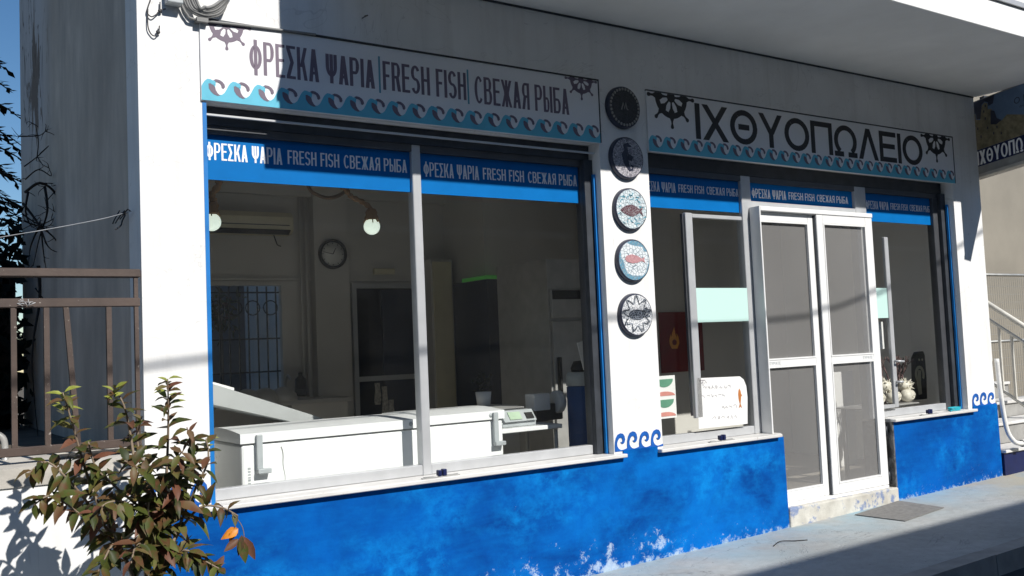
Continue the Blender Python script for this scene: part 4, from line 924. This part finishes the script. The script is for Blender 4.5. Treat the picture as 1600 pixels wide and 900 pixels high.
mb = MB(); mb.lathe([(.0, 1.201), (.112, 1.201), (.112, 1.27), (.10, 1.30), (0, 1.302)], c, 'z', 28); mb.build('collar', 'grey', o)
mb = MB(); mb.lathe([(.0, 1.303), (.07, 1.303), (.075, 1.33), (.05, 1.38), (0, 1.385)], c, 'z', 24); mb.build('cap', 'plastic', o)
mb = MB(); mb.prism([at(902, 536, .4), at(912, 532, .4), at(920, 575, .4), at(912, 578, .4)], (0, .004, 0)); tag(mb.build('paper_sheet', 'white'), 'curled white paper sheet leaning behind the window frame edge', 'paper')
# fridges
def fridge(name, label, nx, ny, fx, Yn, mat, W, extra=None):
    c = at(*nx, Yn); far = atx(fx, ny, c.x)
    o = thing(name, label, 'fridge', (c.x + W / 2, (Yn + far.y) / 2, .195))
    mb = MB(); mb.box(c.x, c.x + W, Yn, far.y, .23, c.z, .008); mb.box(c.x + .03, c.x + W - .03, Yn + .05, far.y - .03, .195, .23); mb.build('cabinet', mat, o)
    return o, c, far
o, c, far = fridge('steel_fridge', 'tall grey stainless refrigerator cabinet seen through the left window', (853, 404), 416, 775, 1.75, 'steel', .72)
mb = MB(); mb.box(c.x + .02, c.x + .70, 1.722, 1.749, c.z - .52, c.z - .27, .004, 1); mb.mi = 1; mb.box(c.x + .03, c.x + .69, 1.716, 1.7215, c.z - .36, c.z - .28); mb.build('control_panel', ['steel', 'plastic'], o)
mb = MB(); mb.box(c.x + .02, c.x + .70, 1.72, 1.749, .26, c.z - .55, .006); mb.build('door', 'steel', o)
mb = MB(); mb.box(c.x + .05, c.x + .075, 1.68, 1.7195, 1.0, 1.4, .006); mb.build('handle', 'plastic', o)
c2 = at(760, 428, 3.0); f2 = atx(707, 440, c2.x)
o = thing('drinks_fridge', 'dark blue upright drinks fridge with a green strip on top', 'fridge', (c2.x + .2, 3.3, .195))
mb = MB(); mb.box(c2.x, c2.x + .22, 3.0, min(f2.y, 3.97), .23, c2.z - .05, .008); mb.build('cabinet', 'darkb', o)
mb = MB(); mb.box(c2.x, c2.x + .22, 3.0, 3.0 + (min(f2.y, 3.97) - 3.0) * .72, c2.z - .049, c2.z - .012, .004, 1); mb.build('light_strip', 'green', o)
c3 = at(672, 410, 3.7); c4 = at(706, 405, 3.7)
o = thing('store_cupboard', 'plain pale cupboard standing between inner door and drinks fridge', 'cupboard', ((c3.x + c4.x) / 2, 3.85, .195))
mb = MB(); mb.box(c3.x, c4.x, 3.7, 3.97, .2, c4.z, .006); mb.build('carcass', 'inwall', o)
mb = MB(); mb.box(c3.x + .02, c4.x - .02, 3.682, 3.6995, .25, c4.z - .03, .004, 1); mb.build('door', 'ac', o)
# clock
o = thing('wall_clock', 'round wall clock with black rim on the inner column', 'clock', at(520, 397, 3.87))
ck = at(520, 397, 3.86)
mb = MB(); mb.lathe([(.120, -.0), (.124, -.02), (.138, -.026), (.148, -.015), (.148, .018), (.12, .018)], ck, 'y', 48); mb.build('rim', 'plastic', o)
mb = MB(); mb.lathe([(0, -.002), (.121, -.002), (.121, .01)], ck, 'y', 40); mb.build('face', 'clockface', o)
mb = MB()
for L, a, wd in ((.07, math.radians(62), .009), (.105, math.radians(168), .006)): mb.stroke([(ck.x, ck.z), (ck.x + L * math.cos(a), ck.z + L * math.sin(a))], [wd, wd * .5], ck.y - .006)
for k in range(12): a = k * PI / 6; mb.stroke([(ck.x + .10 * math.cos(a), ck.z + .10 * math.sin(a)), (ck.x + .112 * math.cos(a), ck.z + .112 * math.sin(a))], .006, ck.y - .005)
mb.build('hand', 'plastic', o)
# air conditioner
a = at(330, 327, 3.8); b = at(457, 366, 3.8)
o = thing('air_conditioner', 'old cream air conditioner unit high on the back wall', 'air conditioner', ((a.x + b.x) / 2, 3.9, b.z))
mb = MB(); mb.prism([(b.x - .92, 3.975, a.z), (b.x - .92, 3.82, a.z), (b.x - .92, 3.77, a.z - .05), (b.x - .92, 3.77, b.z + .03), (b.x - .92, 3.83, b.z), (b.x - .92, 3.975, b.z)], (.92, 0, 0)); mb.build('casing', 'ac', o)
mb = MB(); mb.box(b.x - .88, b.x - .04, 3.764, 3.7695, b.z + .075, b.z + .083); mb.hexa([(b.x - .88, 3.765, b.z + .028), (b.x - .03, 3.765, b.z + .028), (b.x - .03, 3.82, b.z - .006), (b.x - .88, 3.82, b.z - .006), (b.x - .88, 3.764, b.z + .036), (b.x - .03, 3.764, b.z + .036), (b.x - .03, 3.822, b.z + .0), (b.x - .88, 3.822, b.z + .0)]); mb.build('louvre', 'plastic', o)
mb = MB(); mb.tube(catmull([(b.x - .15, 3.9, b.z - .002), (b.x - .13, 3.9, b.z - .06), (b.x - .1, 3.94, b.z - .09), (b.x - .06, 3.96, b.z - .1)], 4), .006, 6); mb.build('cable', 'plastic', o)
# pendant lamps on driftwood and rope
def pend(label, gp, path, Yl, rr):
    g = at(*gp, Yl); o = thing('pendant_lamp', label, 'lamp', g, 'opal globe lamps hanging on rope')
    mb = MB(); mb.ball(g, .058, 24); mb.build('globe', 'globe', o)
    mb = MB(); mb.lathe([(.028, .05), (.048, .045), (.052, .06), (.04, .085), (.045, .10), (.03, .125), (0, .13)], g, 'z', 16)
    for k in range(10): a = 2 * PI * k / 10; mb.tube([g + Vector((.045 * math.cos(a), .045 * math.sin(a), .05)), g + Vector((.06 * math.cos(a), .06 * math.sin(a), R.uniform(.02, .045)))], .004, 4)
    mb.build('rope_collar', 'rope', o)
    Q = catmull([at(*p, Yl) for p in path], 6); mb = MB(); n = len(Q); mb.tube(Q, [rr * (1 + .22 * math.sin(k * 1.7)) for k in range(n)], 9); mb.build('rope', 'rope', o); return o
Yl = 1.15
pend('opal globe lamp on short frayed rope beside the window edge', (331, 347), [(334, 332), (336, 318), (331, 305), (342, 288), (338, 270), (345, 240)], Yl, .022)
pend('opal globe lamp on long twisted rope below the blue band', (581, 354), [(579, 338), (578, 325), (565, 315), (550, 308), (541, 298), (530, 285), (520, 262)], Yl, .018)
mb = MB(); Q = catmull([at(470, 250, Yl), at(482, 292, Yl), at(495, 304, Yl), at(512, 309, Yl), at(528, 306, Yl), at(541, 297, Yl + .03), at(548, 280, Yl + .03), at(560, 240, Yl + .03)], 6); mb.tube(Q, .013, 8)
for p_ in (Q[0], Q[-1]): mb.tube([p_, Vector((p_.x, p_.y, 3.349))], .009, 6)
tag(mb.build('ceiling_rope', 'drift'), 'dark rope loop hanging from the ceiling between the globe lamps', 'rope')
# back window: frame, bars
o = thing('barred_window', 'back wall window with ornamental iron grille', 'window', ((bw0 + bw1) / 2, 4.05, bz0))
mb = MB()
for (x0, x1, z0, z1) in ((bw0, bw0 + .04, bz0, bz1), (bw1 - .06, bw1, bz0, bz1), (bw0 + .04, bw1 - .06, bz1 - .04, bz1), (bw0 + .04, bw1 - .06, bz0, bz0 + .04)): mb.box(x0 + .0005, x1 - .0005, 3.985, 4.05, z0 + .0005, z1 - .0005)
mb.build('frame', 'inwall', o)
mb = MB(); nb = 8
for k in range(nb): x_ = lerp(bw0 + .06, bw1 - .08, k / (nb - 1)); mb.box(x_ - .006, x_ + .006, 4.08, 4.092, bz0 + .001, bz1 - .041)
for z in (bz1 - .1, bz1 - .55, bz0 + .25): mb.box(bw0 + .002, bw1 - .002, 4.0925, 4.1, z - .007, z + .007)
for k in range(4):
    cx_, cz_ = lerp(bw0 + .12, bw1 - .14, k / 3), bz1 - .25; n = 16; mb.tube([(cx_ + .07 * math.cos(2 * PI * q / n), 4.075, cz_ + .07 * math.sin(2 * PI * q / n)) for q in range(n + 1)], .006, 5)
mb.build('grille', 'plastic', o)
# inner door
o = thing('inner_door', 'dark inner doorway with grey frame and half glazed leaf', 'door', ((bd0 + bd1) / 2, 4.0, .195))
mb = MB(); t = .05
mb.box(bd0 + .001, bd0 + t, 3.96, 4.02, .196, bdz - .001); mb.box(bd1 - t, bd1 - .001, 3.96, 4.02, .196, bdz - .001); mb.box(bd0 + t, bd1 - t, 3.96, 4.02, bdz - t, bdz - .001); mb.box(bd0 + t, bd1 - t, 3.97, 4.01, 1.22, 1.27); mb.build('frame', 'alu', o)
mb = MB(); mb.box(bd1 - .42, bd1 - .055, 4.10, 4.135, .2, bdz - .06, .004, 1); mb.build('leaf', 'darkb', o)
mb = MB()
for k, (px, z0, z1) in enumerate(((584, 606, 598), )): pass
p = at(592, 600, 3.93)
for dx, z1, z0 in ((-.05, 1.20, .98), (.03, 1.16, .80), (.10, 1.02, .72)):
    rows = []
    for q in range(7): rows.append([(p.x + dx + .07 * (s_ / 4) + .006 * math.sin(q + s_), 3.93 + .012 * math.sin(s_ * 2.2), lerp(z1, z0, q / 6)) for s_ in range(5)])
    vv = [[mb.b.verts.new(v) for v in r_] for r_ in rows]
    for a_, b_ in zip(vv, vv[1:]):
        for s_ in range(4): mb.b.faces.new((a_[s_], a_[s_ + 1], b_[s_ + 1], b_[s_])).smooth = True
tag(mb.build('towel', 'towel', recalc=False), 'pale cloth strips hanging on the inner door bar', 'towel')
mb = MB(); mb.ball(at(626, 503, 4.6), .03, 14); mb.tube([at(626, 497, 4.6), at(627, 475, 4.6)], .008, 6); tag(mb.build('bare_bulb', ['bulb']), 'small bare lit bulb in the dark room behind the inner door', 'lamp')
mb = MB(); p = at(601, 424, 3.96); mb.box(p.x - .12, p.x + .12, 3.955, 3.999, p.z - .03, p.z + .03, .008); tag(mb.build('socket_strip', 'ac'), 'cream socket strip on the wall over the inner door', 'socket')
# sink unit
a = at(450, 622, 3.5); b = at(538, 622, 3.5)
o = thing('sink_unit', 'low cream sink cabinet against the back wall', 'sink', ((a.x + b.x) / 2, 3.6, .195))
mb = MB(); mb.box(a.x, b.x, 3.42, 3.87, .196, a.z - .06, .006); mb.build('cabinet', 'inwall', o)
mb = MB(); mb.box(a.x - .7, b.x + .03, 3.38, 3.87, a.z - .0595, a.z - .02, .006); mb.build('worktop', 'steel', o)
mb = MB(); mb.tube(catmull([(a.x + .1, 3.8, a.z - .02), (a.x + .1, 3.8, a.z + .14), (a.x + .1, 3.74, a.z + .2), (a.x + .1, 3.66, a.z + .15)], 5), .012, 8); mb.build('tap', 'steel', o)
# towel hook and pump bottle
mb = MB(); mb.lathe([(0, 0), (.05, 0), (.055, .02), (.05, .16), (.02, .19), (.02, .22), (0, .225)], at(470, 612, 3.6) - Vector((0, 0, .04)), 'z', 16); tag(mb.build('soap_bottle', 'plastic'), 'dark soap bottle on the steel worktop', 'bottle')
for k, px in enumerate((385, 414, 442)):
    q = at(px, 612, 3.45); mb = MB(); mb.lathe([(.13, 0), (.135, .012), (.12, .06), (.08, .105), (.03, .125), (0, .128)], (q.x, q.y, a.z - .0195), 'z', 24)
    tag(mb.build('mixing_bowl', 'steel'), ('upturned steel bowl at the left of the worktop row', 'upturned steel bowl in the middle of the worktop row', 'upturned steel bowl nearest the soap bottle')[k], 'bowl', 'upturned bowls on the worktop')
q = at(774, 636, .8); q.z = 0
o = thing('potted_plant', 'small white pot with dark plant beyond the shorter freezer', 'plant', (q.x + .1, 1.3, .195))
mb = MB(); mb.lathe([(0, 1.06), (.05, 1.06), (.062, 1.17), (.055, 1.17), (.05, 1.15), (0, 1.15)], (q.x + .22, 1.3, 0), 'z', 18); mb.build('pot', 'white', o)
mb = MB()
for k in range(60):
    p = Vector((q.x + .22 + R.gauss(0, .035), 1.3 + R.gauss(0, .03), 1.17 + R.uniform(0, .13))); v = Vector((R.uniform(-1, 1), R.uniform(-1, 1), R.uniform(0, 1))).normalized(); u = v.orthogonal().normalized(); mb.poly([p, p + v * .03 + u * .012, p + v * .055, p + v * .03 - u * .012])
mb.build('foliage', 'needles', o, recalc=False)
mb = MB(); mb.box(q.x + .02, q.x + .42, 1.12, 1.48, .196, 1.058, .006); tag(mb.build('low_cabinet', 'inwall'), 'low pale cabinet under the small potted plant', 'cabinet')
# fire cabinet through window right
FY = 2.2
a = at(1030, 488, FY); b = at(1080, 580, FY)
o = thing('fire_cabinet', 'dark red fire hose cabinet with flame symbol behind the glass', 'fire cabinet', ((a.x + b.x) / 2, FY, b.z))
mb = MB(); mb.box(a.x, b.x + .2, FY, FY + .02, b.z, a.z, .006); mb.build('cabinet', 'red', o)
fc0 = at(1053, 528, FY); fx, fz = fc0.x, fc0.z
mb = MB(); mb.fprism([(fx + u * .075, fz + v * .11) for u, v in ((-.5, -1), (.5, -1), (.9, -.5), (.8, .1), (.5, .4), (.55, -.05), (.25, .35), (.1, 1), (-.3, .5), (-.45, .05), (-.6, .35), (-.9, -.2), (-.85, -.6))], FY - .0045, .003); mb.build('flame_symbol', 'flame', o)
mb = MB(); mb.fprism([(fx + .03 * math.cos(k * PI / 8), fz - .045 + .03 * math.sin(k * PI / 8)) for k in range(16)], FY - .0065, .0015); mb.build('hose_symbol', 'red', o)
mb = MB(); mb.box(a.x - .25, 8.65, FY + .0205, FY + .1, .196, 3.34); mb.build('inner_screen_wall', 'inwall', shop)
# posters
a = at(1029, 589, .22); b = at(1055, 586, .22); zt = b.z; zb = at(1058, 652, .22).z; x0, x1 = a.x - .12, at(1056, 620, .22).x
o = thing('food_poster', 'white poster with green and pink cup pictures behind the glass', 'poster', ((x0 + x1) / 2, .22, zb))
mb = MB(); mb.box(x0, x1, .22, .223, zb, zt); mb.build('sheet', 'white', o)
for k in range(2):
    zc = lerp(zb, zt, .72 - .48 * k); hh = (zt - zb)
    mb = MB(); mb.fprism([(lerp(x0, x1, .30 + .62 * (.5 - .5 * math.cos(q * PI / 10))), zc + hh * (.20 - .19 * math.sin(q * PI / 10))) for q in range(11)], .2175, .002); mb.build('cup_picture', 'pgreen', o)
    mb = MB(); mb.fprism([(lerp(x0, x1, .25 + .72 * (.5 - .5 * math.cos(q * PI / 10))), zc + hh * (-.19 + .10 * math.sin(q * PI / 10))) for q in range(11)], .2175, .002); mb.build('cup_picture', 'ppink', o)
o = thing('paper_notice', 'handwritten white paper notice with orange fish drawing standing on the sill', 'notice', (5.4, .13, .83))
Yn = .085; P = [at(1092, 670, Yn), at(1168, 662, Yn), at(1168, 620, Yn), at(1166, 603, Yn), at(1162, 593, Yn), at(1156, 588, Yn), at(1089, 591, Yn)]
dz = .768 - min(p.z for p in P)
P = [(p.x, p.z + (.0 if p.z > .9 else max(0, .822 - p.z))) for p in P]
mb = MB(); mb.fprism(P, Yn, .0015); mb.build('sheet', 'white', o)
mb = MB()
for line, (xa_, xb_, py) in enumerate(((1095, 1102, 598), (1099, 1139, 606), (1096, 1135, 619), (1128, 1150, 636), (1113, 1152, 653))):
    x_ = xa_; first = True
    while x_ < xb_:
        ln = R.uniform(3, 6); n = 5
        Q = [at(x_ + ln * k / n, py + R.uniform(-3, 3) - (x_ - xa_) * .06, Yn) for k in range(n + 1)]
        mb.stroke([(q_.x, q_.z) for q_ in Q], .0035, Yn - .0012, .001); x_ += ln + R.uniform(1, 3)
T = [at(1094, 594, Yn), at(1102, 594, Yn)]; mb.stroke([(T[0].x, T[0].z), (T[1].x, T[1].z)], .006, Yn - .0014, .001); q_ = at(1098, 594, Yn); mb.stroke([(q_.x, q_.z), (q_.x, q_.z - .045)], .005, Yn - .0016, .001)
mb.build('handwriting', 'pencil', o)
fa, fb = at(1155, 607, Yn), at(1155, 638, Yn); hh = fa.z - fb.z
mb = MB(); mb.fprism([(fa.x + u * hh * .2, fa.z - v * hh) for u, v in ((0, 0), (.4, .12), (.6, .3), (.9, .36), (.5, .42), (.35, .6), (.15, .78), (.6, 1), (0, .92), (-.6, 1), (-.15, .78), (-.45, .55), (-.55, .3), (-.35, .1))], Yn - .0014, .001); mb.build('fish_drawing', 'fishor', o)
# small white paper beside door, window 4
mb = MB(); a = at(1371, 503, .2); b = at(1382, 545, .2); mb.box(7.30, b.x, .2, .2025, b.z, a.z); tag(mb.build('white_card', 'white'), 'small blank white card behind the glass right of the door', 'card')
# shelf of shells
o = thing('display_shelf', 'glass and steel shelf behind the right window', 'shelf', (7.8, .45, .8))
mb = MB(); mb.box(7.30, 8.14, .30, .62, .822, .836, .004, 1); mb.build('shelf_board', 'steel', o)
mb = MB()
for x_ in (7.36, 8.08): mb.box(x_, x_ + .03, .55, .58, .196, .8215)
mb.build('support', 'steel', o)
def snail(px, py, rr, label, flip=1):
    c = at(px, py, .40); c.z = .8365 + rr * .86
    mb = MB(); mb.ball(c, rr, 22, (1.12, .9, .86))
    Pp = []
    for k in range(46):
        t = k / 45; a = t * 4.6 * PI; q = rr * lerp(.86, .04, t ** .75); Pp.append(c + Vector((flip * q * math.cos(a) * .9 + .1 * rr, -rr * lerp(.55, .98, t), q * math.sin(a) * .8)))
    mb.tube(Pp, [rr * lerp(.17, .05, k / 45) for k in range(46)], 6); tag(mb.build('sea_shell', 'shell'), label, 'shell', 'pale round sea snail shells')
snail(1396, 629, .070, 'pale round snail shell behind the sash post'); snail(1418, 629, .070, 'pale round snail shell at the right end of the shelf', 1)
snail(1371, 630, .070, 'pale snail shell nearest the door behind the glass')
def spiky(px, py, rr, label):
    c = at(px, py, .46); mb = MB(); mb.ball(c, rr * .84, 16, (1.15, .9, .78))
    for k in range(70):
        v = Vector((R.gauss(0, 1), R.gauss(0, 1), R.gauss(0, 1))).normalized(); mb.lathe([(rr * .13, rr * .55), (rr * .08, rr * .85), (0, rr * R.uniform(1.02, 1.2))], c, n=5, ax=(v.x * 1.1, v.y * .9, v.z * .85))
    tag(mb.build('spiny_shell', 'shell'), label, 'shell', 'spiny pale shells on the shelf')
spiky(1414, 603, .078, 'spiny pale shell stacked on two round shells'); spiky(1383, 604, .085, 'spiny shell beside the coral near the door')
mb = MB()
def branch(p, dr, L, r0, dep):
    q = p + dr * L; md = p.lerp(q, .5) + Vector((R.uniform(-.01, .01), R.uniform(-.01, .01), 0)); mb.tube([p, md, q], [r0, r0 * .85, r0 * .7], 5)
    if dep:
        for k in range(R.choice((2, 2, 3))): branch(q, (dr + Vector((R.uniform(-.8, .8), R.uniform(-.3, .3), R.uniform(-.2, .5)))).normalized(), L * .74, r0 * .7, dep - 1)
for px in (1374, 1382, 1392, 1400, 1408): b_ = at(px, 608, .52); b_.z = .8365; branch(b_, Vector((R.uniform(-.25, .25), 0, 1)).normalized(), .15, .013, 4)
tag(mb.build('dry_coral', 'coral'), 'dark branching dry coral behind the shells', 'coral')
o = thing('carved_mask', 'dark carved wooden figure leaning at the shelf end', 'carving', (8.1, .5, .8365))
c = at(1436, 580, .5)
cz0 = .8365
Pm = [(-.075, 0), (.07, 0), (.085, .2), (.08, .42), (.06, .46), (-.02, .455), (-.07, .40), (-.085, .2)]
mb = MB(); mb.fprism([(c.x + u, cz0 + v) for u, v in Pm], .48, .05); mb.build('body', 'maskd', o)
mb = MB(); cc = (c.x - .02, cz0 + .24); mb.stroke([(cc[0] + .06 * math.cos(k * PI / 10) - .01, cc[1] + .07 * math.sin(k * PI / 10)) for k in range(-2, 14)], [.028] * 16, .472, .006); mb.stroke([(cc[0] - .005, cc[1] + .04), (cc[0] - .03, cc[1] - .08), (cc[0] - .02, cc[1] - .19)], [.04, .06, .05], .474, .005)
for dx in (-.02, .03): mb.ball((c.x + dx, .478, cz0 + .38), .012, 8, (1, .5, 1))
mb.build('carving', 'maskl', o)
# white panel leaning inside behind the right door leaf
mb = MB(); a = at(1300, 582, 1.1); b = at(1340, 700, 1.1); mb.box(a.x - .1, b.x, 1.1, 1.13, b.z, a.z); mb.box(a.x - .1, b.x, 1.105, 1.125, .196, b.z - .001)
tag(mb.build('leaning_board', 'white'), 'plain white panel standing inside behind the right screen leaf', 'panel')
# turquoise strap on the right sill
mb = MB(); c = at(1494, 634, .0); c.z = .772
for k in range(3): n = 24; mb.tube([(c.x + (.055 + .004 * k) * math.cos(2 * PI * q / n) * 1.3, .02 + .035 * math.sin(2 * PI * q / n), .766 + .010 * k) for q in range(n + 1)], .006, 6)
mb.tube([(c.x - .07, .0, .766), (c.x - .13, -.02, .765)], .006, 6)
tag(mb.build('strap_coil', 'turq'), 'small coil of turquoise strap on the right sill', 'strap')

# ================================================================== PAVEMENT THINGS
mb = MB(); Q = [Vector((6.54, -.11, 0)), Vector((7.24, -.03, 0)), Vector((7.19, -.47, 0)), Vector((6.56, -.54, 0))]
mb.prism([(p.x, p.y, gz(p.x) + .003) for p in Q], (0, 0, .005)); tag(mb.build('door_mat', 'matm'), 'worn flat grey mat on the pavement before the door', 'mat')
mb = MB(); mb.tube(catmull([(5.3, -.35, gz(5.3) + .004), (5.42, -.31, gz(5.4) + .012), (5.52, -.36, gz(5.5) + .006), (5.6, -.40, gz(5.6) + .004)], 5), .0035, 5); tag(mb.build('dry_twig', 'twig'), 'thin dry twig lying on the sunlit pavement', 'twig')

# ================================================================== RIGHT SIDE: stairs, rails, mesh fence, beige house
sr = thing('entrance_stairs', 'pale marble steps with navy first riser beside the shop', 'stairs', (9.7, .4, .1))
zs = [.345, .552, .72, .89, 1.06]; y_ = -.05
for k, z in enumerate(zs):
    mb = MB(); mb.box(8.905, 10.6, y_ + .28 * k + .012, 2.2, (zs[k - 1] + .0006 if k else -.2), z - .03); mb.build('riser', 'navy' if k == 0 else 'kerb', sr)
    mb = MB(); mb.box(8.904, 10.6, y_ + .28 * k - .012, (y_ + .28 * (k + 1) + .0 if k < 4 else 2.2), z - .0295, z, .004, 1); mb.build('tread', 'marble', sr)
mb = MB(); mb.box(9.10, 9.20, .16, .6, .5525, .78); mb.build('stringer_block', 'kerb', sr)
hr = thing('stair_railing', 'cream painted stair handrail with upright bars', 'railing', (10.0, .3, .3))
X0 = 10.0; sl_ = .71
def rl(y, zc, yr=.262): return zc + (y - yr) * sl_
for nm, zc, rr in (('handrail', 1.494, .028), ('rail', 1.320, .017), ('rail', .634, .017)):
    mb = MB(); mb.tube([(X0, -.15, rl(-.15, zc)), (X0, 1.25, rl(1.25, zc))], rr, 10); mb.build(nm, 'railp', hr)
for k in range(11):
    yb = -.12 + k * .13; mb = MB(); zb_ = rl(yb, .634); big = k in (0, 10); mb.box(X0 - .011, X0 + .011, yb - .011, yb + .011, zb_ - (.35 if big else 0), rl(yb, 1.494 if big else 1.32)); mb.build('upright', 'railp', hr)
mf = thing('mesh_fence', 'wire mesh fence panel behind the stairs', 'fence', (13.5, 2.0, .2))
mb = MB(); zt = 2.22
for z in (zt, 1.30, .5): mb.tube([(10.8, 2.2, z), (17, 2.2, z)], .02, 8)
mb.build('rail', 'wire', mf)
for x_ in (10.8, 13.9, 17.0): mb = MB(); mb.tube([(x_, 2.2, .1), (x_, 2.2, zt + .03)], .025, 8); mb.build('post', 'wire', mf)
mb = MB(); x_ = 10.85
while x_ < 15.5: mb.tube([(x_, 2.2, .3), (x_, 2.2, zt)], .0022, 4, False); x_ += .055
z = .3
while z < zt: mb.tube([(10.8, 2.202, z), (15.5, 2.202, z)], .0022, 4, False); z += .11
mb.build('wire_mesh', 'wire', mf)
bh = thing('beige_house', 'plain beige rendered house wall beyond the stairs', 'building', (15.5, 6, 0))
mb = MB(); mb.box(9.2, 24, 4.3, 9, -.3, 6.5); mb.build('wall', 'beige', bh)
mb = MB(); mb.box(9.1, 24.2, 4.1, 9.2, 6.5, 6.7); mb.build('roof_slab', 'soffit', bh)
mb = MB(); mb.box(14.0, 14.06, 4.26, 4.2995, 0, 6.4); mb.build('downpipe', 'beige', bh)
mb = MB(); Q = catmull([(8.91, -.03, 1.2), (8.925, -.035, .88), (8.94, -.06, .55), (8.97, -.10, .43), (9.03, -.12, .40), (9.10, -.12, .395)], 6); mb.tube(Q, .022, 12)
q = Q[-1]; mb.lathe([(.034, -.02), (.034, .03), (.024, .03), (.024, -.0)], q, n=14, ax=(1, 0, 0)); tag(mb.build('drain_pipe', 'pvc'), 'white plastic drain pipe ending in an elbow at the shop corner', 'pipe')

# ================================================================== STREET SIDE (behind the camera): building across the street, overhead cable
ob = thing('opposite_building', 'plain two storey rendered building across the street', 'building', (8, -11.5, 0))
mb = MB(); mb.box(-22, 40, -15, -9.0, -.8, 6.95); mb.build('wall', 'opp', ob)
for k in range(10):
    x_ = -16 + k * 5.4
    for z in (1.0, 4.3):
        mb = MB(); mb.box(x_, x_ + 1.3, -9.0, -8.97, z, z + 1.4); mb.build('shutter', 'shutterg', ob)
        mb = MB(); mb.box(x_ - .1, x_ + 1.4, -9.0, -8.9, z - .08, z - .001); mb.build('window_sill', 'marble', ob)
mb = MB(); mb.box(-22.1, 40.1, -15, -8.97, 3.5, 3.62); mb.build('string_course', 'soffit', ob)
P = []
for x_, z in ((-1.0, 1.36), (.7, 1.42), (1.35, 1.50), (2.8, 1.60), (4.25, 1.675), (6.16, 1.70), (7.1, 1.85), (8.594, 2.307), (10, 2.9)):
    t = 4.6 / SUN.y; P.append(Vector((x_, 0, z)) - SUN * t)
mb = MB(); mb.tube(catmull(P, 6), .013, 8)
tag(mb.build('overhead_cable', 'dcable'), 'thick dark utility cable strung over the street', 'cable')
# neighbour's yard wall behind the shop
mb = MB(); mb.box(1.9, 9.0, 6.4, 6.6, -.3, 4.2); tag(mb.build('yard_wall', 'shutterg'), 'grey yard wall seen through the barred back window', 'wall')
mb = MB(); a = at(405, 500, 5.2); mb.box(a.x - .04, a.x + .24, 5.2, 5.21, a.z - .16, a.z + .12); tag(mb.build('hung_sheet', 'white'), 'pale sheet hanging beyond the barred window', 'cloth')
mb = MB()
for k in range(150):
    p = at(345 + R.gauss(0, 14), 490 + R.gauss(0, 18), 5.4 + R.uniform(-.2, .2)); a = Vector((R.uniform(-1, 1), R.uniform(-1, 1), R.uniform(-1, 1))).normalized(); b = a.orthogonal().normalized(); s_ = R.uniform(.03, .07); mb.poly([p - a * s_, p + b * s_ * .5, p + a * s_, p - b * s_ * .5])
yb = thing('yard_shrub', 'green shrub growing outside the barred back window', 'shrub', (at(345, 490, 5.4).x, 5.4, -.2))
mb.build('foliage', 'leaf', yb, recalc=False); mb = MB(); p = at(345, 490, 5.4); mb.tube([(p.x, 5.4, -.2), (p.x, 5.4, p.z)], .02, 6); mb.build('stem', 'stem', yb)
